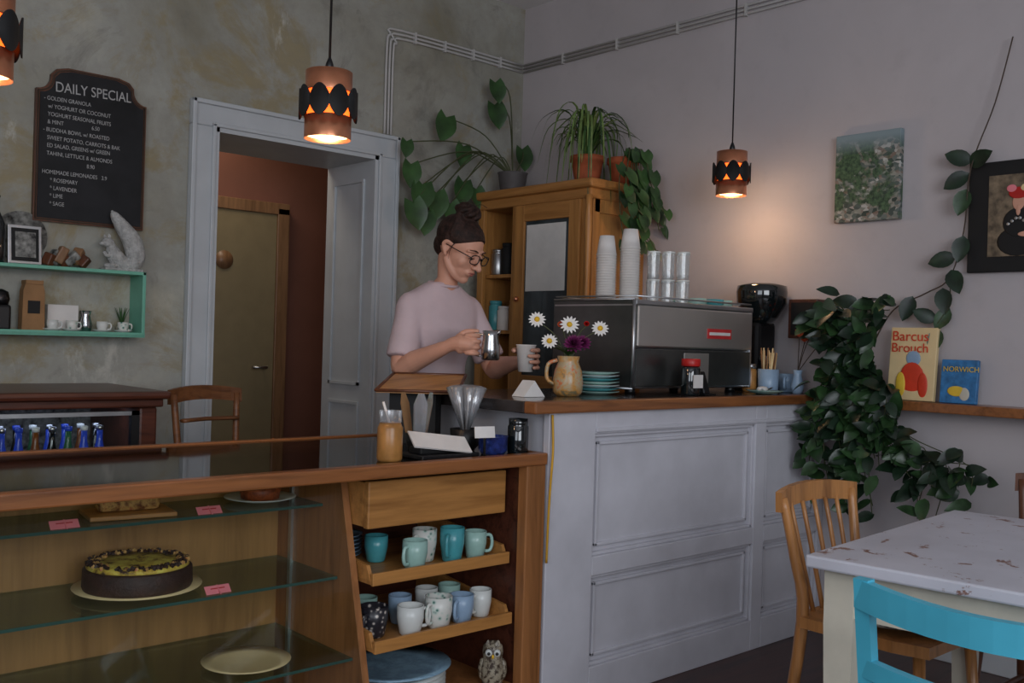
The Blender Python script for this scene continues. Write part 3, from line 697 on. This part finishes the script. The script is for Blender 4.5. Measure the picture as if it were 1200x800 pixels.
def fl(du,z,kind,depth=0,r=.032):
    c=V(fx,fy,0)+Rv*du+V(.674,.738,0)*depth; c.z=z
    b.tube([(fx,fy,zb+.11),(fx+(c.x-fx)*.4,fy+(c.y-fy)*.4,(z+zb+.11)/2+.02),(c.x,c.y,z-.005)],.0022,'stem',5,4)
    n=V(-.6,-.65,.45).normalized(); t1=n.cross(V(0,0,1)).normalized(); t2=n.cross(t1)
    if kind=='d':
        for k in range(14):
            a=k*2*math.pi/14; b.leaf(c,t1*math.cos(a)+t2*math.sin(a)+n*.15,n,r,.011,'petal',curl=.1)
        b.ell(c+n*.003,(.010,.010,.010),'yellow')
    else:
        for k in range(60):
            a=k*2.4; q=1-k/60; b.leaf(c,t1*math.cos(a)*q+t2*math.sin(a)*q+n*(1.05-q),n,r*.9,.012,kind,curl=-.1)
fl(-.115,zb+.265,'d'); fl(.0,zb+.25,'d',0,.036); fl(.11,zb+.24,'d',.02); fl(-.07,zb+.19,'d',-.02,.030); fl(.015,zb+.18,'purple',-.02,.042); fl(.05,zb+.185,'purple',.02,.036); fl(.06,zb+.255,'red',.0,.012); fl(-.03,zb+.25,'orange',.03,.014)
for k in range(14):
    a=k*1.3; b.leaf((fx,fy,zb+.14),(math.cos(a),math.sin(a),.8),(0,0,1),.07,.022,'heart')
b.done()
# ---------------------------------------------------------------- on glass counter
zc=.8455
b=B('drink_jar'); b.lathe([(.034,0),(.037,.008),(.037,.095),(.030,.11)],(1.675,2.345,zc),'brownbottle'); b.shell([(.030,.11),(.033,.112),(.033,.145)],(1.675,2.345,zc),'cell'); b.tube([(1.675,2.345,zc+.1),(1.655,2.355,zc+.17)],.004,'paperw',6); b.done()
b=B('card_display_tray'); b.box((1.76,2.30,zc),(1.98,2.42,zc+.012),'black',.003); b.cbox((1.86,2.345,zc+.045),(.20,.005,.07),'paperw',0,(-.95,.12,-.15)); b.cbox((1.86,2.365,zc+.022),(.16,.06,.02),'blackm',.004); b.done()
b=B('cellophane_packets_basket'); bx,by=1.885,2.49; b.lathe([(.03,0),(.042,.06),(.038,.06),(0,.01)],(bx,by,zc),'black')
for i in range(14):
    a=i*2.1; x=bx+.026*math.cos(a);y=by+.026*math.sin(a)
    b.prism([(-.016,0),(.016,0),(.020,.11),(.007,.145),(-.007,.145),(-.020,.11)],(x,y,zc+.04),(math.cos(a+1.3),math.sin(a+1.3),0),(.18*math.cos(a),.18*math.sin(a),1),(0,.004,0),('cell','kraft','cell')[i%3])
b.done()
b=B('cellophane_cone_bouquet'); cx,cy=2.045,2.45
b.lathe([(.03,0),(.045,.02),(.05,.07),(.046,.07),(0,.02)],(cx,cy,zc),'black')
for i in range(12):
    a=i*2.4; b.lathe([(.002,0),(.02,.15),(.004,.152)],(cx+.01*math.cos(a),cy+.01*math.sin(a),zc+.06),'cell',10,rot=(-.25*math.sin(a),.25*math.cos(a),0))
    b.tube([(cx,cy,zc+.03),(cx+.07*math.cos(a)*.6,cy+.07*math.sin(a)*.6,zc+.19)],.0025,('kraft','paperw','steel')[i%3],5)
b.done()
b=B('blue_enamel_pot'); b.lathe([(.035,0),(.046,.015),(.046,.055),(.049,.058),(.044,.058),(.04,.02),(0,.015)],(2.055,2.325,zc),'navy'); b.done()
b=B('price_card'); b.cbox((1.985,2.285,zc+.075),(.07,.003,.035),'paperw',0,(-.15,0,-.2)); b.cbox((1.99,2.29,zc+.03),(.006,.006,.06),'black'); b.box((1.985,2.275,zc),(2.0,2.295,zc+.006),'black'); b.done()
b=B('tea_tin'); b.lathe([(.032,0),(.034,.005),(.034,.085),(.03,.09),(.031,.092),(.031,.11),(0,.112)],(2.152,2.315,zc),'darkglass'); b.done()
b=B('brass_menu_tray')
P=[V(1.88,2.72,1.018),V(2.09,2.915,1.065),V(2.29,2.75,1.065),V(2.09,2.55,1.018)]
b.add([tuple(p) for p in P]+[tuple(p+V(0,0,.008)) for p in P],[[3,2,1,0],[4,5,6,7]]+[[k,(k+1)%4,4+(k+1)%4,4+k] for k in range(4)],'drawer')
for i in range(4): b.tube([P[i]+V(0,0,.008),P[(i+1)%4]+V(0,0,.008)],.006,'darkchair',6)
b.prism([(1.95,2.74),(2.07,2.86),(2.11,2.80),(2.11,2.66),(2.07,2.64)],(0,0,zc),(1,0,0),(0,1,0),(0,0,.170),'blackm')
b.done()
b=B('yellow_cable'); b.tube([(2.225,2.235,.97),(2.222,2.225,.86),(2.218,2.228,.75),(2.216,2.232,.62),(2.217,2.235,.5)],.004,'yellowcable',6,5); b.done()
# ---------------------------------------------------------------- food
b=B('chocolate_cake'); cx,cy,cz=1.06,2.615,.5075
b.lathe([(.06,0),(.12,.004),(.162,.012),(.165,.015),(.12,.010),(0,.009)],(cx,cy,cz),'bookcream',40)
b.lathe([(.136,.010),(.14,.02),(.138,.062),(.132,.068),(0,.068)],(cx,cy,cz),'choc',48); b.lathe([(.131,.066),(.128,.078),(.06,.080),(0,.078)],(cx,cy,cz),'caketop',40)
for i in range(200):
    a=random.random()*6.283; r=.128*math.sqrt(random.uniform(.6,1)); b.cbox((cx+r*math.cos(a),cy+r*math.sin(a),cz+.081),(.009,.007,.007),('choc','loaf','choc')[i%3],0,(random.random()*3,random.random()*3,0))
b.done()
b=B('loaf_on_board'); cx,cy,cz=1.04,2.645,.7055
b.cbox((cx,cy,cz+.006),(.22,.15,.012),'drawer',.003,(0,0,-.15))
b.cbox((cx,cy+.005,cz+.032),(.16,.06,.040),'loaf',.014,(0,0,-.15))
for i in range(60): b.cbox((cx+random.uniform(-.07,.07),cy+random.uniform(-.02,.025),cz+.053),(.01,.008,.006),('loaf','choc','bookcream')[i%3],0,(random.random(),random.random(),random.random()))
b.done()
b=B('pie_on_plate'); cx,cy,cz=1.44,2.665,.7055
b.lathe([(.05,0),(.07,.004),(.103,.012),(.105,.015),(.07,.008),(0,.007)],(cx,cy,cz),'porc',36); b.lathe([(.055,.008),(.06,.036),(.055,.042),(0,.044)],(cx,cy,cz),'pie',30); b.done()
def tag(x,y,z):
    b=B('price_tag'); b.prism([(-.035,0),(.035,0),(.035,.026),(-.035,.026)],(x,y,z),(1,0,0),(0,.7,.7),(0,.002,0),'pink'); b.box((x-.02,y+.010,z+.011),(x+.02,y+.0105,z+.0135),'red'); b.prism([(-.02,0),(.02,0),(.02,.02)],(x,y+.006,z),(0,.7,.0),(0,0,1),(.003,0,0),'pink'); b.done()
tag(.845,2.54,.7055); tag(1.225,2.54,.7055); tag(1.215,2.455,.5075)
b=B('cake_plate'); b.lathe([(.05,0),(.09,.004),(.118,.012),(.12,.015),(.09,.008),(0,.007)],(1.31,2.475,.2945),'bookcream',36); b.done()
z1,z2=.5125,.3255
for (x,y,z,r,h,mm,a) in ((1.80,2.375,z1,.038,.085,'mintc',200),(1.885,2.44,z1,.038,.10,'floral',200),(1.955,2.39,z1,.038,.105,'teal',215),(2.045,2.385,z1,.036,.085,'mintc',-20),(1.76,2.52,z1,.036,.08,'teal',30),
  (1.675,2.40,z2,.042,.09,'floraldk',210),(1.775,2.355,z2,.040,.085,'porc',-10),(1.885,2.36,z2,.042,.095,'floral',200),(1.98,2.365,z2,.038,.085,'blue',210),(2.07,2.38,z2,.035,.085,'porc',200),
  (1.82,2.47,z2,.036,.085,'blue',50),(1.93,2.48,z2,.036,.09,'porc',50),(2.03,2.49,z2,.036,.085,'mintc',60),(1.72,2.51,z2,.036,.085,'mintc',60)):
    cup('coffee_mug',x,y,z,r,h,mm,a)
b=B('glass_plates')
for i in range(6): b.lathe([(.04,0),(.07,.004),(.078,.010),(.07,.006),(0,.005)],(1.71,2.66,z1+.012*i),'platter',24)
b.done()
b=B('platter_stack'); 
for i in range(5): b.lathe([(.08,0),(.12,.004),(.165,.014),(.170,.017),(.12,.009),(0,.007)],(1.80,2.48,.1155+.013*i),'porc',36)
b.lathe([(.09,0),(.13,.006),(.180,.020),(.185,.024),(.13,.012),(0,.010)],(1.80,2.48,.1155+.066),'platter',40); b.done()
b=B('owl_figurine'); ox,oy,oz=2.085,2.33,.1155
b.lathe([(.028,0),(.036,.02),(.038,.055),(.03,.085),(.033,.105),(.030,.125),(.012,.138),(0,.14)],(ox,oy,oz),'owl',24)
n=V(-.65,-.75,0)
for s in (-1,1):
    c=V(ox,oy,oz+.108)+n.normalized()*.026+V(.75,-.65,0)*.013*s
    b.ell(c,(.012,.012,.012),'porc'); b.ell(c+n*.008,(.006,.006,.006),'black'); b.leaf(c+V(0,0,.018),(s*.2,0,1),(-1,-1,0),.022,.016,'owl')
    b.ell(V(ox,oy,oz+.05)+V(.75,-.65,0)*.033*s,(.012,.014,.034),'owl')
b.ell(V(ox,oy,oz+.098)+n*.034,(.004,.004,.007),'yellow'); b.done()
# ---------------------------------------------------------------- art and books
e=empty('town_painting')
b=B('canvas'); b.box((3.868,1.925,1.747),(3.898,2.214,2.118),'townpaint',.003); b.done(e)
e=empty('framed_portrait'); b=B('frame')
b.box((3.872,1.16,1.517),(3.898,1.648,1.937),'blackm',.004); b.box((3.868,1.243,1.575),(3.874,1.57,1.882),'photo')
f=3.866
def flat(cy,cz,ry,rz,mm,dx=0): b.ell((f-dx,cy,cz),(.0012,ry,rz),mm)
flat(1.46,1.63,.075,.055,'blackm'); flat(1.46,1.70,.055,.055,'blackm',.001); flat(1.46,1.775,.022,.030,'skin',.002); flat(1.46,1.81,.036,.022,'red',.003); flat(1.435,1.828,.018,.014,'bookcream',.004); flat(1.485,1.828,.018,.014,'pink',.004); flat(1.46,1.745,.008,.02,'skin',.003)
for k in range(6): flat(1.425+.014*k,1.72-.01*abs(k-2.5),.006,.006,'steel',.004)
flat(1.43,1.655,.03,.010,'skin',.003)
b.done(e)
Rr=(math.pi/2,0,-math.pi/2)
e=empty('hardcover_book'); b=B('cover'); b.cbox((3.835,1.83,1.0125+.145),(.022,.19,.29),'bookcream',.003,(0,.10,0))
b.ell((3.815,1.825,1.10),(.003,.05,.065),'bookred'); b.ell((3.824,1.825,1.18),(.003,.03,.03),'blue'); b.ell((3.812,1.87,1.075),(.003,.02,.05),'bookyel'); b.ell((3.812,1.78,1.075),(.003,.02,.05),'bookred'); b.done(e)
text('Barcus',(3.829,1.918,1.25),Rr,.056,'bookred',e); text('Brouch',(3.8245,1.918,1.205),Rr,.052,'bookred',e)
e=empty('hardcover_book'); b=B('cover'); b.cbox((3.835,1.645,1.0125+.084),(.02,.14,.168),'bookblue',.003,(0,.10,0)); b.ell((3.818,1.65,1.06),(.002,.035,.02),'bookyel'); b.ell((3.818,1.62,1.05),(.002,.02,.025),'cream'); b.done(e)
text('NORWICH',(3.8225,1.705,1.135),Rr,.028,'bookyel',e)
# ---------------------------------------------------------------- plants
def rnd(a): return random.uniform(-a,a)
b=B('potted_hoya_plant'); hx,hy=3.80,2.06
b.lathe([(.05,0),(.07,.05),(.078,.12),(.083,.122),(.083,.135),(.07,.135),(0,.12)],(hx,hy,1.0125),'pot',24)
def vine(pts,n,L=.085,W=.05,r=.003,mm=('leaf','leaf2'),spread=.05,stem='stem',seg=6):
    b.tube(pts,[r]+[r*.7]*(len(pts)-1),stem,5,seg); P=cr(pts,12)
    for i in range(n):
        p=P[int((i+.5)/n*(len(P)-1))].copy()
        d=V(-.75+rnd(.5),rnd(1.0),rnd(.7)-.25)
        q=p+V(-abs(rnd(spread))*.6,rnd(spread),rnd(spread))
        b.leaf(q,d,V(-.7,-.5,.6)+V(rnd(.6),rnd(.6),rnd(.6)),L*random.uniform(.7,1.2),W*random.uniform(.75,1.15),random.choice(mm),curl=random.uniform(.05,.4))
top=(hx,hy,1.14)
for i in range(24):
    a=rnd(math.pi); R=random.uniform(.06,.20); z=random.uniform(.02,.26)
    e1=(min(3.85,hx-.02+R*math.cos(a)*.6-.05),hy+R*math.sin(a)*1.0,1.14+z)
    vine([top,((hx+e1[0])/2,(hy+e1[1])/2,1.16+z*.8),e1],7,.095,.056)
for i in range(28):
    y=random.uniform(1.84,2.19); zl=random.uniform(.54,.90)
    if y<1.92: zl=random.uniform(.72,.95)
    xx=3.71+rnd(.03)
    vine([top,(3.76,(hy+y)/2,1.13),(xx,y,1.02),(xx-.01,y+rnd(.03),(zl+1)/2),(xx,y+rnd(.04),zl)],12,.09,.055,spread=.04)
for i in range(10):
    y=random.uniform(1.52,1.82); zl=random.uniform(.56,.80); xx=3.72+rnd(.03)
    vine([(3.72,1.93,.98),(xx,(1.93+y)/2+.03,.82+rnd(.06)),(xx,y,.76+rnd(.08)),(xx,y-rnd(.05),zl)],9,.09,.056,spread=.045)
vine([(3.80,2.0,1.2),(3.85,1.93,1.37),(3.86,1.80,1.44),(3.858,1.706,1.50),(3.855,1.655,1.68),(3.845,1.63,1.92),(3.865,1.556,2.16),(3.87,1.50,2.40)],0,r=.004,stem='twig')
def lf(y,z,dy,dz,L=.10,W=.06): b.leaf((3.855,y,z),(-.25,dy,dz),(-1,-.3,.1),L,W,random.choice(('leaf','leaf2')),curl=.1)
for q in ((1.63,1.94,.7,.3),(1.64,1.93,-.6,.25),(1.64,1.90,.8,-.5),(1.65,1.84,.2,-1),(1.655,1.66,.1,-1),(1.68,1.58,.8,-.2),(1.70,1.53,-.4,-.8),(1.73,1.46,-.2,-1),(1.85,1.43,.3,-1)): lf(*q,L=.108,W=.066)
b.tube([(3.858,1.706,1.50),(3.85,1.70,1.40),(3.84,1.74,1.32)],.002,'stem',5,5); lf(1.70,1.38,.5,-.9); lf(1.75,1.33,.6,.3); lf(1.74,1.30,.2,-1)
b.done()
b=B('heartleaf_philodendron'); px_,py_,pz=3.64,4.02,2.0005
b.lathe([(.06,0),(.07,.04),(.08,.11),(.084,.12),(.076,.12),(0,.1)],(px_,py_,pz),'pot',24)
for (x,z,L) in ((3.26,2.36,.15),(3.605,2.49,.14),(3.80,2.27,.13),(3.57,2.60,.12),(3.04,2.08,.13),(3.10,1.98,.16),(3.03,1.88,.15),(3.20,1.95,.15),(3.38,2.03,.14),(2.97,2.18,.09),(3.37,2.22,.12),(3.13,1.84,.13),(3.28,1.90,.13),(3.46,2.0,.11)):
    y=4.13+rnd(.03); y=min(y,4.17)
    b.tube([(px_,py_,pz+.1),((px_+x)/2+.05,(py_+y)/2+.01,max(z,2.15)+.06*(1 if z<2.2 else -.8)),(x+.01,y,z+.02),(x,y-.01,z)],.0035,'stem',6,6)
    b.leaf((x,y-.01,z+.02),(rnd(.35)-.05,-.25,-1),(-.25,-1,-.1),L,L*.85,'heart','heart',.12)
b.done()
b=B('spider_plant'); sx,sy=3.66,3.48
b.lathe([(.055,0),(.07,.06),(.08,.12),(.088,.122),(.088,.15),(.078,.15),(0,.13)],(sx,sy,2.0005),'terra',24)
for i in range(85):
    a=random.random()*6.283; R=random.uniform(.10,.30); h=random.uniform(.10,.26); dr=random.uniform(.05,.40)
    c,s_=math.cos(a),math.sin(a); ex=min(3.87,sx+R*c); 
    b.ribbon([(sx,sy,2.13),(min(3.87,sx+R*.35*c),sy+R*.35*s_,2.13+h),(min(3.87,sx+R*.8*c),sy+R*.8*s_,2.13+h*.85),(ex,sy+R*s_,2.13+h-dr)],.007,random.choice(('spider','spider','heart')))
b.done()
b=B('potted_pothos'); sx,sy=3.78,3.345
b.lathe([(.05,0),(.065,.06),(.075,.11),(.082,.112),(.082,.14),(.072,.14),(0,.12)],(sx,sy,2.0005),'terra',24)
for i in range(11):
    x=random.uniform(3.60,3.84); y=random.uniform(3.12,3.23); zl=random.uniform(1.50,1.92); P=[(sx,sy,2.13),((sx+x)/2,(sy+y)/2-.03,2.17),(x,y,2.0),(min(3.85,x+rnd(.05)),y-.02,(2.0+zl)/2),(min(3.86,x+rnd(.08)+.03),y-.05,zl)]
    b.tube(P,.003,'stem',5,5); Q=cr(P,8)
    for k in range(10,len(Q),4): b.leaf(Q[k]+V(rnd(.03),-.01,rnd(.02)),(rnd(.8),-.4,-.8),(-.4,-1,.3),random.uniform(.055,.09),random.uniform(.045,.068),random.choice(('heart','leaf')),'heart',.15)
b.done()
# ---------------------------------------------------------------- barista
e=empty('barista_woman')
shL,shR=V(2.583,3.10,1.335),V(2.287,3.095,1.335)
elR,elL=V(2.228,3.06,1.09),V(2.65,3.01,1.09)
def ringloft(b,rings,m,seg=28):
    vs=[];fs=[]
    for (x,y,z,rx,ry) in rings:
        for k in range(seg):
            a=2*math.pi*k/seg; ca,sa=math.cos(a),math.sin(a)
            vs.append((x+rx*math.copysign(abs(ca)**.85,ca),y+ry*math.copysign(abs(sa)**.85,sa),z))
    n=len(rings)
    for j in range(n-1):
        for k in range(seg):
            k2=(k+1)%seg; fs.append([j*seg+k,j*seg+k2,(j+1)*seg+k2,(j+1)*seg+k])
    fs.append(list(range(seg))[::-1]); fs.append([(n-1)*seg+k for k in range(seg)])
    b.add(vs,fs,m,True)
cx=2.435
b=B('tshirt')
ringloft(b,[(cx,3.155,.90,.165,.115),(cx,3.15,1.0,.150,.108),(cx,3.14,1.10,.144,.105),(cx,3.12,1.18,.150,.118),(cx,3.105,1.24,.158,.125),(cx,3.105,1.29,.172,.110),(cx,3.105,1.335,.182,.092),(cx,3.105,1.365,.165,.078),(cx,3.10,1.39,.125,.068),(cx,3.095,1.412,.085,.061),(cx,3.085,1.426,.064,.055)],'shirt')
for sh,el in ((shR,elR),(shL,elL)):
    b.tube([V(cx,3.105,1.325).lerp(sh,.5),sh,sh.lerp(el,.25),sh.lerp(el,.5),sh.lerp(el,.86)],[.046,.049,.054,.059,.067],'shirt',20,5)
    b.tube([V(cx,3.10,1.375).lerp(sh+V(0,0,.015),.35),V(cx,3.10,1.37).lerp(sh+V(0,0,.012),.8)],[.030,.036],'shirt',16,4,True)
o=b.done(e); remesh(o,.008,22)
b=B('shirt_collar'); P=[]
for k in range(25):
    a=2*math.pi*k/24; P.append((cx+.060*math.cos(a),3.080+.053*math.sin(a),1.418+.010*math.sin(a)))
b.tube(P,.006,'shirt',8,2); b.done(e)
b=B('trousers')
ringloft(b,[(cx,3.16,.78,.16,.115),(cx,3.155,.88,.165,.115),(cx,3.155,.96,.148,.105)],'pants')
for s in (-1,1): b.tube([(cx+s*.085,3.16,.85),(cx+s*.095,3.155,.5),(cx+s*.10,3.17,.10)],[.09,.06,.045],'pants',16,4)
o=b.done(e); remesh(o,.012,4)
b=B('shoes')
for s in (-1,1): b.tube([(cx+s*.10,3.20,.045),(cx+s*.105,3.13,.045),(cx+s*.11,3.055,.035)],[.042,.044,.035],'blackm',14,4,True)
b.done(e)
p=math.radians(27); yaw=math.radians(16)
fwd=V(math.sin(yaw)*math.cos(p),-math.cos(yaw)*math.cos(p),-math.sin(p)); upv=V(0,0,1); xr=fwd.cross(upv).normalized(); zu=xr.cross(fwd).normalized()
HC=V(2.452,3.0,1.552); HM=Matrix.Translation(HC)@Matrix((( xr.x,fwd.x,zu.x,0),(xr.y,fwd.y,zu.y,0),(xr.z,fwd.z,zu.z,0),(0,0,0,1)))@Matrix.Scale(1.05,4)
b=B('head',HM); sk='skin'
b.ell((0,-.012,.028),(.073,.092,.083),sk,seg=32,rings=22); b.ell((0,.022,-.018),(.061,.064,.070),sk,seg=28,rings=20)
b.ell((0,.034,-.055),(.048,.048,.050),sk,seg=24,rings=16); b.ell((0,.062,-.090),(.022,.020,.018),sk)
for s in (-1,1):
    b.tube([(s*.054,-.005,-.040),(s*.048,.015,-.062),(s*.032,.042,-.084),(s*.012,.060,-.094)],[.015,.016,.015,.012],sk,12,4,True)
    b.ell((s*.034,.048,-.026),(.024,.024,.026),sk); b.tube([(s*.010,.079,.024),(s*.030,.077,.027),(s*.048,.066,.022)],[.006,.007,.006],sk,10,4,True)
    b.ell((s*.031,.070,.003),(.016,.013,.012),sk)
    b.tube([(s*.0735,.0,.018),(s*.083,-.012,.022),(s*.085,-.022,.008),(s*.080,-.014,-.012),(s*.074,-.004,-.026)],[.007,.008,.008,.007,.007],sk,8,4,True)
    b.ell((s*.076,-.008,-.002),(.005,.012,.020),sk)
    b.ell((s*.0115,.094,-.031),(.0080,.011,.0080),sk)
b.tube([(0,.080,.022),(0,.089,.0),(0,.102,-.018),(0,.110,-.029)],[.009,.0085,.0095,.0115],sk,12,5,True)
b.ell((0,.079,-.056),(.026,.014,.016),sk); b.ell((0,.078,-.047),(.011,.014,.010),sk)
o=b.done(e); remesh(o,.0028,14)
b=B('neck'); b.tube([HM@V(0,-.035,.0),HM@V(0,-.032,-.05),(2.441,3.06,1.44),(2.436,3.08,1.40),(2.435,3.095,1.36)],[.046,.043,.042,.047,.055],'skin',24,6); b.done(e)
b=B('face_details',HM)
b.tube([(-.021,.0840,-.057),(-.010,.0915,-.054),(0,.092,-.0552),(.010,.0915,-.054),(.021,.0840,-.057)],[.0012,.0032,.0030,.0032,.0012],'lips',8,5,True)
b.tube([(-.018,.0845,-.0600),(0,.0915,-.0618),(.018,.0845,-.0600)],[.0012,.0040,.0012],'lips',8,6,True)
for s in (-1,1):
    b.ell((s*.031,.0755,.001),(.0120,.0085,.0055),'eyew'); b.ell((s*.031,.0830,-.001),(.0050,.0022,.0048),'blackm')
    b.tube([(s*.018,.0820,.003),(s*.031,.0860,.0062),(s*.045,.0785,.002)],[.0012,.0028,.0014],'skin',8,4,True)
    b.tube([(s*.018,.0840,.0005),(s*.031,.0870,.0035),(s*.046,.0790,-.001)],.0011,'hair',6,4)
    b.tube([(s*.013,.0865,.026),(s*.030,.0865,.032),(s*.050,.0725,.028)],[.0018,.0026,.0012],'hair',6,4)
b.done(e)
b=B('eyeglasses',HM)
for s in (-1,1):
    P=[]
    for k in range(25):
        a=2*math.pi*k/24; ca,sa=math.cos(a),math.sin(a); x=s*.033+.0235*math.copysign(abs(ca)**.7,ca)
        P.append((x,.101-.28*max(0,abs(x)-.012)**1.25,.002+.0175*math.copysign(abs(sa)**.7,sa)))
    b.tube(P,.0021,'black',6)
    b.tube([(s*.056,.0955,.008),(s*.070,.072,.010),(s*.079,.03,.010),(s*.083,-.01,.010),(s*.081,-.028,-.004)],.0018,'black',6,4)
b.tube([(-.010,.101,.007),(0,.1035,.010),(.010,.101,.007)],.0018,'black',6,3); b.done(e)
b=B('hair',HM)
b.ell((0,-.028,.044),(.081,.092,.082),'hair',seg=32,rings=22); b.ell((0,-.068,-.005),(.058,.044,.055),'hair'); b.ell((0,-.035,.128),(.044,.044,.034),'hair')
for k in range(40):
    a=-math.pi*.60+k*(math.pi*1.20)/39; x=.072*math.sin(a); y=-.016+.083*math.cos(a)
    z=.072-.045*abs(math.sin(a))**2
    if abs(a)>1.45: z-=.02
    b.tube([(x,y,z),(x*1.08,y*.66-.010,z+.026),(x*.75,y*.2-.03,.112),(x*.30,-.04,.134)],[.0075,.010,.010,.007],'hair',8,5,True)
for k in range(14):
    a=k*.9+.3; R=.034; b.tube([(R*math.cos(a),-.036+R*math.sin(a),.122),(.044*math.cos(a+.6),-.036+.044*math.sin(a+.6),.138),(.030*math.cos(a+1.3),-.036+.030*math.sin(a+1.3),.158),(.006,-.036,.163)],[.009,.011,.009,.006],'hair',8,5,True)
o=b.done(e); remesh(o,.003,3)
b=B('hair_wisps',HM)
for s in (-1,1): b.tube([(s*.068,.020,.040),(s*.077,.012,.015),(s*.078,.012,-.010),(s*.072,.016,-.035)],[.002,.0016,.0012,.0005],'hair',6,5)
b.tube([(.0,-.03,.16),(.03,-.05,.175),(.05,-.06,.165)],.0012,'hair',5,4); b.tube([(-.01,-.03,.16),(-.03,-.02,.18),(-.05,-.0,.178)],.0012,'hair',5,4); b.done(e)
J=V(2.369,2.709,1.185); f=V(.51,-.86,0).normalized(); s_=V(.86,.51,0).normalized(); u=V(0,0,1)
G=J-f*.072
def H(a,c,z): return G+f*a+s_*c+u*z
b=B('right_arm')
wr=H(-.092,-.02,-.012)
b.tube([shR.lerp(elR,.55),elR,elR.lerp(wr,.3),elR.lerp(wr,.65),wr],[.044,.039,.041,.032,.024],'skin',20,5,True)
b.tube([wr,H(-.062,-.022,0),H(-.03,-.024,.002),H(-.004,-.024,.0)],[.023,.027,.030,.026],'skin',14,4,True,)
b.ell(H(-.035,-.022,0),(.028,.024,.036),'skin')
for i in range(4):
    z=.033-.0215*i; l=(.92,1.0,.95,.8)[i]
    b.tube([H(-.01,-.027,z*.95),H(.014*l,-.027,z),H(.028*l,-.006,z-.001),H(.021*l,.016,z-.002),H(.0,.021,z-.003)],[.0098,.0092,.0086,.0078,.0066],'skin',10,4,True)
b.tube([H(-.055,-.012,.018),H(-.030,.000,.042),H(-.004,.006,.048),H(.018,.006,.049)],[.014,.012,.0095,.0078],'skin',10,4,True)
o=b.done(e); remesh(o,.0026,2)
C=V(2.505,2.665,1.14)
def K(ang,r,z):
    a=math.radians(ang); return C+V(math.cos(a)*r,math.sin(a)*r,z)
b=B('left_arm'); wl=K(62,.115,-.018)
b.tube([shL.lerp(elL,.55),elL,elL.lerp(wl,.3),elL.lerp(wl,.65),wl],[.044,.039,.041,.032,.024],'skin',20,5,True)
b.tube([wl,K(52,.08,-.01),K(35,.056,-.005)],[.023,.026,.024],'skin',14,4,True); b.ell(K(30,.054,0),(.018,.026,.036),'skin')
for i in range(4):
    z=.030-.0215*i; q=(105,118,110,90)[i]
    b.tube([K(20,.052,z*.95),K(0,.050,z)]+[K(-q*k/3,.0455,z) for k in (1,2,3)],[.0098,.0092,.0086,.0078,.0066],'skin',10,4,True)
b.tube([K(50,.062,.012),K(85,.056,.026),K(120,.047,.028),K(150,.0455,.026)],[.013,.0115,.0095,.008],'skin',10,4,True)
o=b.done(e); remesh(o,.0026,2)
b=B('milk_jug'); b.lathe([(.028,-.055),(.034,-.05),(.034,-.01),(.028,.03),(.031,.052),(.029,.052),(.026,.03),(0,.0)],J,'chrome',28)
b.tube([J-f*.028+u*.035,J-f*.062+u*.040,J-f*.072+u*.01,J-f*.072-u*.03,J-f*.034-u*.042],.004,'chrome',8,5)
b.tube([J+f*.026+u*.040,J+f*.036+u*.054],[.009,.003],'chrome',8); b.done(e)
b=B('paper_cup'); b.lathe([(.027,-.05),(.036,.045),(.038,.047),(.038,.05),(.034,.05),(.026,-.045),(0,-.045)],C,'paperw',28); b.done(e)
# ---------------------------------------------------------------- lights, world, camera
def area(name,loc,target,sx,sy,en,col):
    l=D.lights.new(name,'AREA'); l.shape='RECTANGLE'; l.size=sx; l.size_y=sy; l.energy=en; l.color=col
    o=D.objects.new(name,l); S.collection.objects.link(o); o.location=loc
    o.rotation_euler=(Vector(target)-Vector(loc)).to_track_quat('-Z','Y').to_euler(); return o
area('window_light_1',(.2,-2.15,1.9),(.9,2,1.4),2.6,1.9,78,(.90,.94,1))
area('window_light_2',(-2.15,-.25,1.9),(2,1.2,1.3),2.2,1.9,35,(.88,.93,1))
area('corridor_light',(2.4,5.05,2.65),(2.5,5.06,0),.5,.4,5.5,(1,.84,.66))
area('fridge_light',(1.0,3.80,.905),(1.0,3.82,.4),.9,.04,.5,(.6,.7,1))
w=D.worlds.new('World'); S.world=w; w.use_nodes=True
nt=w.node_tree; bg=nt.nodes['Background']; bg.inputs[0].default_value=(.55,.68,.9,1); bg.inputs[1].default_value=.6
cam=D.cameras.new('Camera'); cam.lens=34.8; cam.sensor_width=36; cam.clip_start=.05
co=D.objects.new('Camera',cam); S.collection.objects.link(co)
ang=math.radians(47.6)
Rm=Matrix.Rotation(ang-math.pi/2,4,'Z')@Matrix.Rotation(math.pi/2,4,'X')@Matrix.Rotation(math.radians(1.7),4,'Z')
co.matrix_world=Matrix.Translation((0,0,1.2))@Rm
S.camera=co
S.view_settings.view_transform='Standard'
